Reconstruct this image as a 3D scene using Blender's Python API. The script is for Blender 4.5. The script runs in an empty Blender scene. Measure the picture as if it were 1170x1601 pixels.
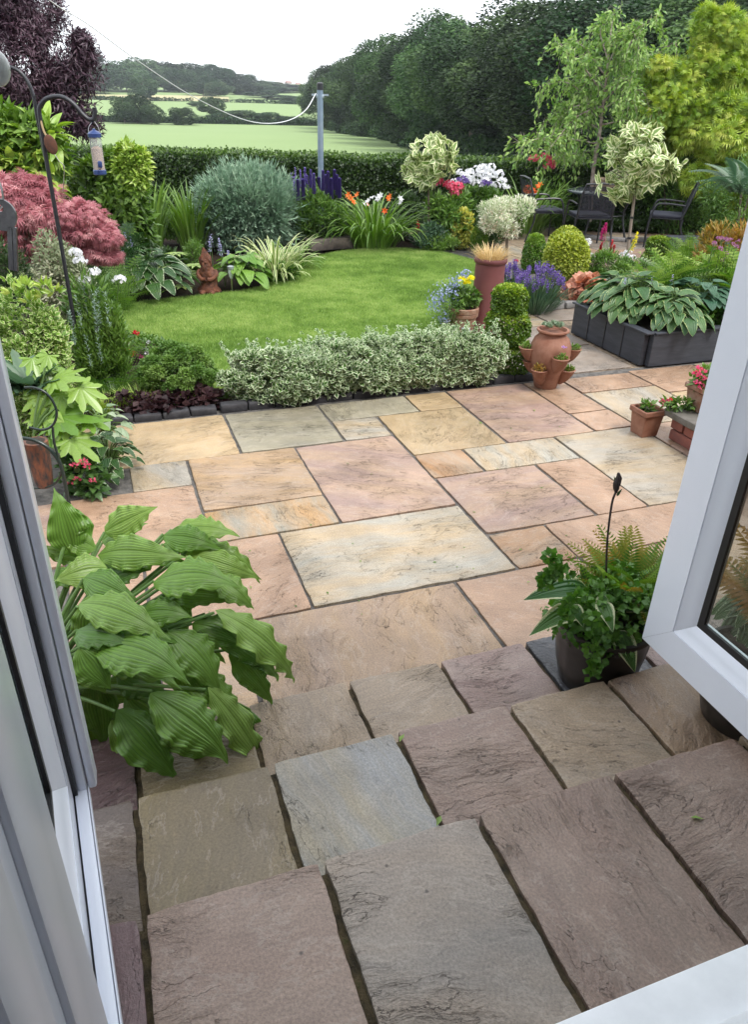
import bpy, bmesh, math, random
import numpy as np
from mathutils import Vector, Matrix, noise
R_=math.radians; PI=math.pi
# ------------------------------------------------------------------ camera, world, sun
F_PX, TH, RO, YA, EYE = 1156.0, 0.50348262, 0.02807434, 0.35709618, 1.82
sc=bpy.context.scene
C=sc.collection
def rotz(v): c,s=math.cos(YA),math.sin(YA); return Vector((c*v[0]+s*v[1],-s*v[0]+c*v[1],v[2]))
_Xc=Vector((1,0,0)); _Yc=Vector((0,math.sin(TH),math.cos(TH))); _Fc=Vector((0,math.cos(TH),-math.sin(TH)))
CR=rotz(_Xc*math.cos(RO)+_Yc*math.sin(RO)); CU=rotz(-_Xc*math.sin(RO)+_Yc*math.cos(RO)); CF=rotz(_Fc)
cam=bpy.data.cameras.new('camera'); co=bpy.data.objects.new('camera',cam); C.objects.link(co)
co.matrix_world=Matrix(((CR.x,CU.x,-CF.x,0),(CR.y,CU.y,-CF.y,0),(CR.z,CU.z,-CF.z,EYE),(0,0,0,1)))
cam.sensor_fit='VERTICAL'; cam.sensor_height=36; cam.lens=36*F_PX/1601; cam.shift_y=-11.5/1601
cam.clip_start=0.02; cam.clip_end=6000
sc.camera=co
SUN_EL, SUN_AZ = R_(58), R_(150)      # azimuth measured from +Y towards +X
w=bpy.data.worlds.new('World'); sc.world=w; w.use_nodes=True
nt=w.node_tree; bg=nt.nodes['Background']
sky=nt.nodes.new('ShaderNodeTexSky'); sky.sky_type='NISHITA'; sky.sun_disc=False
sky.sun_elevation=SUN_EL; sky.sun_rotation=SUN_AZ; sky.air_density=1.0; sky.dust_density=1.0; sky.ozone_density=1.0
hs=nt.nodes.new('ShaderNodeHueSaturation'); hs.inputs['Saturation'].default_value=0.28
# an even layer of thin white cloud over the blue
mxs=nt.nodes.new('ShaderNodeMix'); mxs.data_type='RGBA'; mxs.inputs[0].default_value=.72; mxs.inputs[7].default_value=(9.2,9.5,10.0,1)
nt.links.new(sky.outputs[0],hs.inputs['Color']); nt.links.new(hs.outputs[0],mxs.inputs[6]); nt.links.new(mxs.outputs[2],bg.inputs[0]); bg.inputs[1].default_value=0.14
sl=bpy.data.lights.new('sun','SUN'); sl.energy=2.1; sl.angle=R_(20); sl.color=(1,.96,.9)
so=bpy.data.objects.new('sun',sl); C.objects.link(so)
sd=Vector((math.sin(SUN_AZ)*math.cos(SUN_EL),math.cos(SUN_AZ)*math.cos(SUN_EL),math.sin(SUN_EL)))
so.rotation_euler=sd.to_track_quat('Z','Y').to_euler()
sc.view_settings.view_transform='Standard'; sc.view_settings.look='None'; sc.view_settings.exposure=0.82; sc.view_settings.gamma=1
# ------------------------------------------------------------------ measuring helpers (a point of the place from where it was seen)
HD=Vector((math.sin(YA),math.cos(YA),0)); HR=Vector((math.cos(YA),-math.sin(YA),0))
def ray(px,py):
    return CR*((px-585)/F_PX)-CU*((py-789)/F_PX)+CF
def G(px,py,z=0.0):
    d=ray(px,py); t=(EYE-z)/-d.z; return Vector((d.x*t,d.y*t,z))
def AT(px,py,b):
    "point at forward distance b (metres along the heading)"
    d=ray(px,py); t=b/(d.dot(HD)); return Vector((d.x*t,d.y*t,EYE+d.z*t))
def fwd(p): return Vector(p).dot(HD)
def box_dims(x0,y0,x1,y1,b):
    xm=(x0+x1)/2; ym=(y0+y1)/2
    a=AT(x0,ym,b); c=AT(x1,ym,b); t=AT(xm,y0,b); d=AT(xm,y1,b)
    return (a+c)/2,(c-a).length,d.z,t.z
def W(a,b,z=0): p=HR*a+HD*b; return Vector((p.x,p.y,z))
# ------------------------------------------------------------------ object helpers
def tag(o,label=None,cat=None,group=None,kind=None):
    if label: o['label']=label
    if cat: o['category']=cat
    if group: o['group']=group
    if kind: o['kind']=kind
    return o
def empty(name,loc,label,cat,group=None,rz=0):
    o=bpy.data.objects.new(name,None); C.objects.link(o); o.location=loc; o.rotation_euler.z=rz; o.empty_display_size=.1
    return tag(o,label,cat,group)
def link(name,me,mat,parent=None,world=True):
    o=bpy.data.objects.new(name,me); C.objects.link(o)
    if mat: 
        me.materials.clear(); 
        for m in (mat if isinstance(mat,(list,tuple)) else [mat]): me.materials.append(m)
    if parent is not None:
        o.parent=parent
        if world: o.matrix_parent_inverse=(Matrix.Translation(parent.location)@Matrix.Rotation(parent.rotation_euler.z,4,'Z')).inverted()
    return o
def copy_tree(o,parent=None):
    c=o.copy(); C.objects.link(c); c.parent=parent
    for ch in [x for x in bpy.data.objects if x.parent==o]: copy_tree(ch,c)
    return c
class Acc:
    "collects leaf instances as one mesh"
    def __init__(s): s.V=[];s.T=[];s.Q=[];s.A=[];s.n=0
    def raw(s,V,T=None,Q=None,A=None):
        V=np.asarray(V,float)
        s.V.append(V)
        if T is not None and len(T): s.T.append(np.asarray(T)+s.n)
        if Q is not None and len(Q): s.Q.append(np.asarray(Q)+s.n)
        s.A.append(np.zeros((len(V),4)) if A is None else np.asarray(A,float)); s.n+=len(V)
    def inst(s,tm,P,D,N,L,Wd=None,rnd=None):
        V,T,Q,A=tm; P=np.asarray(P,float);n=len(P)
        if n==0: return
        D=np.asarray(D,float); D=D/np.maximum(np.linalg.norm(D,axis=1,keepdims=True),1e-6)
        N=np.asarray(N,float); S=np.cross(D,N); S/=np.maximum(np.linalg.norm(S,axis=1,keepdims=True),1e-6); N=np.cross(S,D)
        L=np.broadcast_to(L,(n,)); Wd=L if Wd is None else np.broadcast_to(Wd,(n,))
        VV=P[:,None,:]+(V[None,:,0,None]*Wd[:,None,None])*S[:,None,:]+(V[None,:,1,None]*L[:,None,None])*D[:,None,:]+(V[None,:,2,None]*L[:,None,None])*N[:,None,:]
        k=len(V); off=(np.arange(n)*k)[:,None,None]+s.n
        if len(T): s.T.append((np.asarray(T)[None]+off).reshape(-1,3))
        if len(Q): s.Q.append((np.asarray(Q)[None]+off).reshape(-1,4))
        AA=np.repeat(A[None],n,0).copy()
        if rnd is None: rnd=RNG.random(n)
        AA[:,:,0]=np.asarray(rnd)[:,None]
        s.V.append(VV.reshape(-1,3)); s.A.append(AA.reshape(-1,4)); s.n+=n*k
    def mesh(s,name,smooth=False):
        V=np.concatenate(s.V); A=np.concatenate(s.A)
        T=np.concatenate(s.T) if s.T else np.zeros((0,3),int); Q=np.concatenate(s.Q) if s.Q else np.zeros((0,4),int)
        me=bpy.data.meshes.new(name); me.vertices.add(len(V)); me.vertices.foreach_set('co',V.astype(np.float32).ravel())
        nl=T.size+Q.size; me.loops.add(nl); me.loops.foreach_set('vertex_index',np.concatenate([T.ravel(),Q.ravel()]).astype(np.int32))
        me.polygons.add(len(T)+len(Q))
        me.polygons.foreach_set('loop_start',np.concatenate([np.arange(len(T))*3,len(T)*3+np.arange(len(Q))*4]).astype(np.int32))
        me.polygons.foreach_set('use_smooth',np.full(len(T)+len(Q),smooth))
        me.update(calc_edges=True)
        at=me.attributes.new('lf','FLOAT_COLOR','POINT'); at.data.foreach_set('color',A.astype(np.float32).ravel())
        return me
    def build(s,name,mat,parent=None,smooth=False): 
        return link(name,s.mesh(name,smooth),mat,parent)
RNG=np.random.default_rng(7); rd=random.Random(5)
# ---- leaf templates: +Y along the leaf, +Z its upper face. lf = (random, across 0..1 at the margin, along, spare)
def T_leaf(w=.45,fold=.06,droop=.12,pk=.45):
    V=np.array([(0,0,0),(-w/2,pk,fold),(0,pk+.03,0),(w/2,pk,fold),(0,1,-droop)]); A=np.array([(0,.3,0,0),(0,1,pk,0),(0,0,pk,0),(0,1,pk,0),(0,.7,1,0)],float)
    return V,[(0,2,1),(0,3,2),(1,2,4),(2,3,4)],[],A
def T_leaf2(w=.5,fold=.05,droop=.2,nr=6,shape='ovate',ns=2):
    V=[];A=[];Q=[]
    for i in range(nr+1):
        t=i/nr
        if shape=='ovate': ww=w*(math.sin(PI*t**.62))**.8*(1-.15*t)
        elif shape=='heart': ww=w*min(1,(t*6)**.5)*(1-t)**.55*1.05
        else: ww=w*math.sin(PI*t)**.7
        if i==nr: ww=.004
        for j in range(-ns,ns+1):
            q=j/ns; V.append((q*ww/2,t,fold*abs(q)*math.sin(PI*t)-droop*t*t)); A.append((0,abs(q),t,0))
    m=2*ns+1
    for i in range(nr):
        for j in range(m-1):
            a=i*m+j; Q.append((a,a+1,a+m+1,a+m))
    return np.array(V),[],Q,np.array(A,float)
def T_merge(parts):
    V=[];T=[];Q=[];A=[];n=0
    for v,t,q,a in parts:
        V.append(v);T+= [tuple(i+n for i in f) for f in t];Q+=[tuple(i+n for i in f) for f in q];A.append(a);n+=len(v)
    return np.concatenate(V),T,Q,np.concatenate(A)
def T_xf(tm,ang=0,sc_=1,off=(0,0,0),tilt=0):
    v,t,q,a=tm; v=v*sc_; c,s=math.cos(tilt),math.sin(tilt); v=np.stack([v[:,0],v[:,1]*c-v[:,2]*s,v[:,1]*s+v[:,2]*c],1)
    c,s=math.cos(ang),math.sin(ang); v=np.stack([v[:,0]*c-v[:,1]*s,v[:,0]*s+v[:,1]*c,v[:,2]],1)+np.array(off)
    return v,t,q,a
def T_palm(n=5,spread=2.2,w=.28,droop=.25):
    ps=[]
    for i in range(n):
        a=-spread/2+spread*i/(n-1); L=1-.35*abs(a)/(spread/2)
        ps.append(T_xf(T_leaf(w/ L if L else w,.03,droop,.5),a,L))
    return T_merge(ps)
def T_fatsia():
    "one broad palmate leaf with joined lobes"
    n=7; V=[(0,0,0)];A=[(0,0,0,0)];T=[]
    pts=[]
    for i in range(n):
        a=-1.9+3.8*i/(n-1); L=1-.38*abs(a)/1.9
        for da,l in ((-.20,.66),(-.13,.85),(0,1.0),(.13,.85),(.20,.66)):
            pts.append((a+da,L*l))
        if i<n-1: pts.append((a+3.8/(n-1)/2,.52))
    for a,l in pts:
        V.append((math.sin(a)*l,math.cos(a)*l,-.28*l*l+.05*math.cos(a*10))); A.append((0,l,l,0))
    for i in range(1,len(pts)): T.append((0,i+1,i))
    return np.array(V),T,[],np.array(A,float)
def T_frond(n=16,w=.34,droop=.35,sub=False):
    V=[];A=[];Q=[];T=[]
    def rc(t): return np.array((0,t,.12*math.sin(PI*t)-droop*t*t))
    for i in range(n):
        t=.08+.92*i/n; L=w*math.sin(PI*min(1,(t*.85+.12)))**.8*(1-.25*t)*.6+.01
        c=rc(t); hw=.46/n
        for s in (-1,1):
            if not sub:
                b=len(V); V+=[c+(0,-hw,0),c+(s*L*.5,hw*.9-hw,.012),c+(s*L,hw*1.5,-L*.25),c+(s*L*.5,hw*1.9,.012)]
                A+=[(0,0,t,0),(0,.5,t,0),(0,1,t,0),(0,.5,t,0)]; Q.append((b,b+1,b+2,b+3) if s>0 else (b,b+3,b+2,b+1))
            else:
                for k in range(5):
                    u=(k+.5)/5; p=c+(s*L*u,hw*u,-L*.25*u*u); l=hw*1.15*(1-.65*u); b=len(V)
                    V+=[p+(-s*hw*.2,0,0),p+(s*hw*.3,l,0.002),p+(s*hw*.55,0,.003),p+(s*hw*.3,-l,0.002)]
                    A+=[(0,u,t,0)]*4; Q.append((b,b+1,b+2,b+3) if s<0 else (b,b+3,b+2,b+1))
    return np.array(V),T,Q,np.array(A,float)
def T_spray(n=9,w=.1):
    "needled twig"
    ps=[]
    for i in range(n):
        a=rd.uniform(-.9,.9); t=rd.uniform(0,.7); ps.append(T_xf(T_leaf(w*2.2,.0,.0,.4),a,rd.uniform(.3,.5),(0,t,rd.uniform(-.06,.06)),rd.uniform(-.5,.5)))
    return T_merge(ps)
def T_ros(n=5,w=.75,cup=.25):
    return T_merge([T_xf(T_leaf(w,.03,-cup*.3,.6),i*2*PI/n,1,(0,0,0),cup) for i in range(n)])
LEAF=T_leaf(); LEAFN=T_leaf(.22,.03,.1); LEAFR=T_leaf(.75,.05,.1,.5); LEAFO=T_leaf2(.42,.05,.15,4,'ovate',1)
PALM=T_palm(); PALMF=T_palm(7,2.6,.13,.35); FROND=T_frond(26,.42); FRONDS=T_frond(18,.4,.3,True); SPRAY=T_spray(); HOST=T_leaf2(.85,.08,.3,8,'heart',3); HOSTN=T_leaf2(.45,.05,.35,7,'ovate',3); ROS=T_ros(); FAT=T_fatsia()
BLADE3=(np.array([(-.04,0,0),(.04,0,0),(0,1,-.1)]),[(0,1,2)],[],np.array([(0,0,0,0),(0,0,0,0),(0,0,1,0)],float))
# ------------------------------------------------------------------ materials
def newmat(name):
    m=bpy.data.materials.new(name); m.use_nodes=True; n=m.node_tree; n.nodes.clear()
    o=n.nodes.new('ShaderNodeOutputMaterial'); return m,n,o
def N(n,t,**k):
    x=n.nodes.new(t)
    for a,b in k.items():
        if a.startswith('i_'):
            key=a[2:]; key=int(key) if key.isdigit() else key.replace('_',' ')
            x.inputs[key].default_value=b
        else: setattr(x,a,b)
    return x
def ramp(n,stops,interp='LINEAR'):
    r=n.nodes.new('ShaderNodeValToRGB'); r.color_ramp.interpolation=interp
    e=r.color_ramp.elements
    while len(e)<len(stops): e.new(.5)
    for i,(p,c) in enumerate(stops): e[i].position=p; e[i].color=(*c,1) if len(c)==3 else c
    return r
def mixc(n,a,b,f,mode='MIX'):
    m=n.nodes.new('ShaderNodeMix'); m.data_type='RGBA'; m.blend_type=mode
    for s,v in ((6,a),(7,b),(0,f)):
        if hasattr(v,'is_linked') or hasattr(v,'links'): n.links.new(v,m.inputs[s])
        elif s==0: m.inputs[0].default_value=v
        else: m.inputs[s].default_value=(*v,1)
    return m.outputs[2]
def leafmat(name,cols,edge=None,eth=.55,rough=.42,tr=.3,spot=None,ribs=0,spec=.5,tip=None):
    m,n,o=newmat(name); L=n.links
    at=N(n,'ShaderNodeAttribute',attribute_name='lf'); sp=N(n,'ShaderNodeSeparateColor'); L.new(at.outputs['Color'],sp.inputs[0])
    k=len(cols); r=ramp(n,[(i/(k-1) if k>1 else 0,c) for i,c in enumerate(cols)] if k>1 else [(0,cols[0]),(1,cols[0])]); L.new(sp.outputs[0],r.inputs[0]); col=r.outputs[0]
    if tip:
        f=N(n,'ShaderNodeMapRange',i_1=.55,i_2=1.0); L.new(sp.outputs[2],f.inputs[0]); col=mixc(n,col,tip,f.outputs[0])
    if spot:
        tn=N(n,'ShaderNodeTexNoise',i_Scale=60.0); f=N(n,'ShaderNodeMapRange',i_1=.5,i_2=.56); L.new(tn.outputs[0],f.inputs[0]); col=mixc(n,col,spot,f.outputs[0])
    if edge:
        tn=N(n,'ShaderNodeTexNoise',i_Scale=45.0); ad=N(n,'ShaderNodeMath',operation='MULTIPLY_ADD'); L.new(tn.outputs[0],ad.inputs[0]); ad.inputs[1].default_value=.5; ad.inputs[2].default_value=-.25
        a2=N(n,'ShaderNodeMath',operation='ADD'); L.new(ad.outputs[0],a2.inputs[0]); L.new(sp.outputs[1],a2.inputs[1])
        f=N(n,'ShaderNodeMapRange',i_1=eth,i_2=eth+.08); L.new(a2.outputs[0],f.inputs[0]); col=mixc(n,col,edge,f.outputs[0])
    # mottling
    tn=N(n,'ShaderNodeTexNoise',i_Scale=25.0,i_Detail=3.0); mr=N(n,'ShaderNodeMapRange',i_3=.75,i_4=1.25); L.new(tn.outputs[0],mr.inputs[0])
    hs=N(n,'ShaderNodeHueSaturation'); L.new(col,hs.inputs['Color']); L.new(mr.outputs[0],hs.inputs['Value']); col=hs.outputs[0]
    p=N(n,'ShaderNodeBsdfPrincipled',i_Roughness=rough); L.new(col,p.inputs['Base Color']); p.inputs['Specular IOR Level'].default_value=spec
    if ribs:
        mm=N(n,'ShaderNodeMath',operation='MULTIPLY',i_1=ribs*PI); L.new(sp.outputs[1],mm.inputs[0]); sn=N(n,'ShaderNodeMath',operation='SINE'); L.new(mm.outputs[0],sn.inputs[0])
        b=N(n,'ShaderNodeBump',i_Strength=.5,i_Distance=.004); L.new(sn.outputs[0],b.inputs['Height']); L.new(b.outputs[0],p.inputs['Normal'])
    t=N(n,'ShaderNodeBsdfTranslucent'); h2=N(n,'ShaderNodeHueSaturation',i_Saturation=1.15,i_Value=1.2); L.new(col,h2.inputs['Color']); L.new(h2.outputs[0],t.inputs[0])
    mx=N(n,'ShaderNodeMixShader',i_0=tr); L.new(p.outputs[0],mx.inputs[1]); L.new(t.outputs[0],mx.inputs[2]); L.new(mx.outputs[0],o.inputs[0])
    return m
def mat(name,col,rough=.5,col2=None,scale=20,bump=0,bscale=60,metal=0,spec=.5,bd=.002,stretch=(1,1,1)):
    m,n,o=newmat(name); L=n.links; p=N(n,'ShaderNodeBsdfPrincipled',i_Roughness=rough,i_Metallic=metal); p.inputs['Specular IOR Level'].default_value=spec
    tc=N(n,'ShaderNodeTexCoord'); mp=N(n,'ShaderNodeMapping',i_Scale=stretch); L.new(tc.outputs['Object'],mp.inputs[0])
    if col2:
        tn=N(n,'ShaderNodeTexNoise',i_Scale=float(scale),i_Detail=6.0,i_Roughness=.65); L.new(mp.outputs[0],tn.inputs[0])
        mr=N(n,'ShaderNodeMapRange',i_1=.35,i_2=.65); L.new(tn.outputs[0],mr.inputs[0]); L.new(mixc(n,col,col2,mr.outputs[0]),p.inputs['Base Color'])
    else: p.inputs['Base Color'].default_value=(*col,1)
    if bump:
        tb=N(n,'ShaderNodeTexNoise',i_Scale=float(bscale),i_Detail=5.0); L.new(mp.outputs[0],tb.inputs[0]); b=N(n,'ShaderNodeBump',i_Strength=bump,i_Distance=bd); L.new(tb.outputs[0],b.inputs['Height']); L.new(b.outputs[0],p.inputs['Normal'])
    L.new(p.outputs[0],o.inputs[0]); return m
# ------------------------------------------------------------------ solid helpers (world coordinates)
def bm_new(): return bmesh.new()
def bm_box(bm,c,s,rz=0,bev=0,M=None):
    r=bmesh.ops.create_cube(bm,size=1); vs=r['verts']
    for v in vs: v.co=Vector((v.co.x*s[0],v.co.y*s[1],v.co.z*s[2]))
    if bev:
        es=list({e for v in vs for e in v.link_edges}); rr=bmesh.ops.bevel(bm,geom=es,offset=bev,segments=2,affect='EDGES',profile=.5); vs=list({v for f in rr['faces'] for v in f.verts}|{v for v in vs if v.is_valid})
        seen=set(vs); st=list(vs)
        while st:
            v=st.pop()
            for e in v.link_edges:
                q=e.other_vert(v)
                if q not in seen: seen.add(q); st.append(q)
        vs=list(seen)
    T=Matrix.Translation(c)@(M if M is not None else Matrix.Rotation(rz,4,'Z'))
    for v in vs: v.co=T@v.co
    return vs
def bm_lathe(bm,prof,c=(0,0,0),n=32,cap=True,sx=1,jit=0):
    rings=[]
    for r,z in prof:
        rings.append([bm.verts.new((c[0]+sx*(r+jit*noise.noise(Vector((math.cos(2*PI*i/n)*3,math.sin(2*PI*i/n)*3,z*14))))*math.cos(2*PI*i/n),c[1]+(r+jit*noise.noise(Vector((math.cos(2*PI*i/n)*3,math.sin(2*PI*i/n)*3,z*14))))*math.sin(2*PI*i/n),c[2]+z)) for i in range(n)])
    for a,b in zip(rings,rings[1:]):
        for i in range(n): bm.faces.new((a[i],a[(i+1)%n],b[(i+1)%n],b[i]))
    if cap:
        bm.faces.new(rings[0][::-1]); bm.faces.new(rings[-1])
    return rings
def bm_tube(bm,pts,r,n=8,cap=True):
    pts=[Vector(p) for p in pts]; rs=r if isinstance(r,(list,tuple)) else [r]*len(pts); rings=[]; pv=None
    for i,p in enumerate(pts):
        d=(pts[min(i+1,len(pts)-1)]-pts[max(i-1,0)]).normalized()
        if pv is None: a=d.orthogonal().normalized()
        else: a=(pv-d*pv.dot(d)).normalized()
        pv=a; b=d.cross(a)
        rings.append([bm.verts.new(p+(a*math.cos(2*PI*k/n)+b*math.sin(2*PI*k/n))*rs[i]) for k in range(n)])
    for a,b in zip(rings,rings[1:]):
        for k in range(n): bm.faces.new((a[k],a[(k+1)%n],b[(k+1)%n],b[k]))
    if cap: bm.faces.new(rings[0][::-1]); bm.faces.new(rings[-1])
def bm_prism(bm,poly,z0,z1):
    a=[bm.verts.new((x,y,z0)) for x,y in poly]; b=[bm.verts.new((x,y,z1)) for x,y in poly]; k=len(poly)
    for i in range(k): bm.faces.new((a[i],a[(i+1)%k],b[(i+1)%k],b[i]))
    bm.faces.new(a[::-1]); bm.faces.new(b)
def bm_obj(name,bm,m,parent=None,smooth=True,ang=40):
    bmesh.ops.recalc_face_normals(bm,faces=bm.faces)
    me=bpy.data.meshes.new(name); bm.to_mesh(me); bm.free()
    if smooth:
        me.polygons.foreach_set('use_smooth',[True]*len(me.polygons)); me.set_sharp_from_angle(angle=R_(ang))
    return link(name,me,m,parent)
def curve_pts(ctrl,n=24):
    "Catmull-Rom through the points"
    P=[Vector(p) for p in ctrl]; P=[P[0]*2-P[1]]+P+[P[-1]*2-P[-2]]; out=[]
    m=len(P)-3
    for k in range(n+1):
        s=k/n*m; i=min(int(s),m-1); t=s-i; a,b,c,d=P[i:i+4]
        out.append(.5*((2*b)+(c-a)*t+(2*a-5*b+4*c-d)*t*t+(3*b-a-3*c+d)*t**3))
    return out
# ------------------------------------------------------------------ ground, paving, lawn, field
def terr(x,y):
    D=math.hypot(x,y)
    ks=[(0,-.04),(13.8,-.04),(15,-.1),(25,-.3),(40,-.95),(85,-3.1),(130,-4.0),(190,-4.5),(240,-3.7),(300,-2.3),(400,.3),(600,6),(1200,16),(3000,24)]
    for (a,za),(b,zb) in zip(ks,ks[1:]):
        if D<=b:
            t=(D-a)/(b-a); z=za+(zb-za)*t; break
    else: z=20
    if D>30: z+=.9*noise.noise(Vector((x*.012,y*.012,0)))*min(1,(D-30)/80)
    return z
def fieldmat():
    m,n,o=newmat('field_grass'); L=n.links; g=N(n,'ShaderNodeNewGeometry'); p=N(n,'ShaderNodeBsdfPrincipled',i_Roughness=.9); p.inputs['Specular IOR Level'].default_value=.1
    t1=N(n,'ShaderNodeTexNoise',i_Scale=.05,i_Detail=8.0,i_Roughness=.7); t2=N(n,'ShaderNodeTexNoise',i_Scale=3.0,i_Detail=6.0)
    L.new(g.outputs['Position'],t1.inputs[0]); L.new(g.outputs['Position'],t2.inputs[0])
    a=mixc(n,(.19,.28,.11),(.25,.33,.15),t1.outputs[0]); b=mixc(n,a,(.16,.21,.10),t2.outputs[0],)
    c=mixc(n,a,b,.5); L.new(c,p.inputs['Base Color']); L.new(p.outputs[0],o.inputs[0]); return m
def soilmat():
    m,n,o=newmat('soil'); L=n.links; g=N(n,'ShaderNodeNewGeometry'); p=N(n,'ShaderNodeBsdfPrincipled',i_Roughness=.95); p.inputs['Specular IOR Level'].default_value=.1
    t=N(n,'ShaderNodeTexNoise',i_Scale=30.0,i_Detail=8.0,i_Roughness=.75); L.new(g.outputs['Position'],t.inputs[0])
    r=ramp(n,[(.3,(.012,.009,.007)),(.55,(.03,.022,.016)),(.75,(.07,.05,.035))]); L.new(t.outputs[0],r.inputs[0]); L.new(r.outputs[0],p.inputs['Base Color'])
    b=N(n,'ShaderNodeBump',i_Strength=1.0,i_Distance=.02); L.new(t.outputs[0],b.inputs['Height']); L.new(b.outputs[0],p.inputs['Normal']); L.new(p.outputs[0],o.inputs[0]); return m
# terrain sheet, polar grid round the house
def terrain():
    V=[];Q=[]; rs=[0.0]+[1.5*1.13**i for i in range(55)]; na=160
    for r in rs:
        for k in range(na):
            a=2*PI*k/na; x,y=r*math.sin(a),r*math.cos(a); V.append((x,y,terr(x,y)))
    for i in range(len(rs)-1):
        for k in range(na):
            a=i*na+k; b=i*na+(k+1)%na; Q.append((a,a+na,b+na,b))
    me=bpy.data.meshes.new('ground'); me.from_pydata(V,[],Q); me.polygons.foreach_set('use_smooth',[True]*len(Q))
    o=link('ground',me,[soilmat(),fieldmat()])
    for p in me.polygons: p.material_index=1 if p.center.xy.length>14.8 else 0
    return tag(o,kind='structure')
terrain()
# ---- riven sandstone
def stonemat():
    m,n,o=newmat('riven_sandstone'); L=n.links
    a=N(n,'ShaderNodeAttribute',attribute_name='su'); c1=N(n,'ShaderNodeAttribute',attribute_name='c1'); c2=N(n,'ShaderNodeAttribute',attribute_name='c2')
    su=a.outputs['Vector']
    wn=N(n,'ShaderNodeTexNoise',i_Scale=2.2,i_Detail=3.0); L.new(su,wn.inputs[0])
    wv=N(n,'ShaderNodeVectorMath',operation='SCALE',i_Scale=.22); L.new(wn.outputs['Color'],wv.inputs[0])
    wa=N(n,'ShaderNodeVectorMath',operation='ADD'); L.new(su,wa.inputs[0]); L.new(wv.outputs[0],wa.inputs[1]); W_=wa.outputs[0]
    mp=N(n,'ShaderNodeMapping',i_Scale=(1.1,5.0,1)); L.new(W_,mp.inputs[0])
    band=N(n,'ShaderNodeTexNoise',i_Scale=1.3,i_Detail=5.0,i_Roughness=.6); L.new(mp.outputs[0],band.inputs[0])
    f=N(n,'ShaderNodeMapRange',i_1=.38,i_2=.62); L.new(band.outputs[0],f.inputs[0])
    col=mixc(n,(1,1,1),(1,1,1),f.outputs[0]); mn=col.node; L.new(c1.outputs['Color'],mn.inputs[6]); L.new(c2.outputs['Color'],mn.inputs[7])
    # fine streaks
    mp2=N(n,'ShaderNodeMapping',i_Scale=(5,38,1)); L.new(W_,mp2.inputs[0]); st=N(n,'ShaderNodeTexNoise',i_Scale=2.0,i_Detail=4.0,i_Roughness=.7); L.new(mp2.outputs[0],st.inputs[0])
    # blotches
    bl=N(n,'ShaderNodeTexNoise',i_Scale=7.0,i_Detail=7.0,i_Roughness=.7); L.new(su,bl.inputs[0])
    gr=N(n,'ShaderNodeTexNoise',i_Scale=160.0,i_Detail=3.0,i_Roughness=.7); L.new(su,gr.inputs[0])
    v1=N(n,'ShaderNodeMapRange',i_1=.3,i_2=.7,i_3=.91,i_4=1.08); L.new(st.outputs[0],v1.inputs[0])
    v2=N(n,'ShaderNodeMapRange',i_1=.25,i_2=.75,i_3=.84,i_4=1.14); L.new(bl.outputs[0],v2.inputs[0])
    v3=N(n,'ShaderNodeMapRange',i_1=.3,i_2=.7,i_3=.72,i_4=1.28); L.new(gr.outputs[0],v3.inputs[0])
    m1=N(n,'ShaderNodeMath',operation='MULTIPLY'); L.new(v1.outputs[0],m1.inputs[0]); L.new(v2.outputs[0],m1.inputs[1])
    m2=N(n,'ShaderNodeMath',operation='MULTIPLY'); L.new(m1.outputs[0],m2.inputs[0]); L.new(v3.outputs[0],m2.inputs[1])
    # cleft layers: quantised height
    cn=N(n,'ShaderNodeTexNoise',i_Scale=1.0,i_Detail=9.0,i_Roughness=.60); mp3=N(n,'ShaderNodeMapping',i_Scale=(1.5,4.0,1)); L.new(W_,mp3.inputs[0]); L.new(mp3.outputs[0],cn.inputs[0])
    q=N(n,'ShaderNodeMath',operation='MULTIPLY',i_1=13.0); L.new(cn.outputs[0],q.inputs[0])
    fr=N(n,'ShaderNodeMath',operation='FRACT'); L.new(q.outputs[0],fr.inputs[0]); fl=N(n,'ShaderNodeMath',operation='FLOOR'); L.new(q.outputs[0],fl.inputs[0])
    ss=N(n,'ShaderNodeMapRange',i_1=0.0,i_2=.035); L.new(fr.outputs[0],ss.inputs[0])
    ht=N(n,'ShaderNodeMath',operation='ADD'); L.new(fl.outputs[0],ht.inputs[0]); L.new(ss.outputs[0],ht.inputs[1])
    # mask so that only some steps show
    mk=N(n,'ShaderNodeTexNoise',i_Scale=3.0,i_Detail=2.0); L.new(su,mk.inputs[0]); mkr=N(n,'ShaderNodeMapRange',i_1=.46,i_2=.60); L.new(mk.outputs[0],mkr.inputs[0])
    ln=N(n,'ShaderNodeMapRange',i_1=.0,i_2=.06,i_3=1.0,i_4=0.0); L.new(fr.outputs[0],ln.inputs[0])
    lm=N(n,'ShaderNodeMath',operation='MULTIPLY'); L.new(ln.outputs[0],lm.inputs[0]); L.new(mkr.outputs[0],lm.inputs[1])
    lm2=N(n,'ShaderNodeMath',operation='MULTIPLY',i_1=.9); L.new(lm.outputs[0],lm2.inputs[0])
    # damp and dirt that run across the joints
    gp=N(n,'ShaderNodeNewGeometry'); dn=N(n,'ShaderNodeTexNoise',i_Scale=1.4,i_Detail=8.0,i_Roughness=.68); L.new(gp.outputs['Position'],dn.inputs[0]); dr=N(n,'ShaderNodeMapRange',i_1=.38,i_2=.60,i_3=.74,i_4=1.04); L.new(dn.outputs[0],dr.inputs[0])
    m3=N(n,'ShaderNodeMath',operation='MULTIPLY'); L.new(m2.outputs[0],m3.inputs[0]); L.new(dr.outputs[0],m3.inputs[1])
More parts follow.
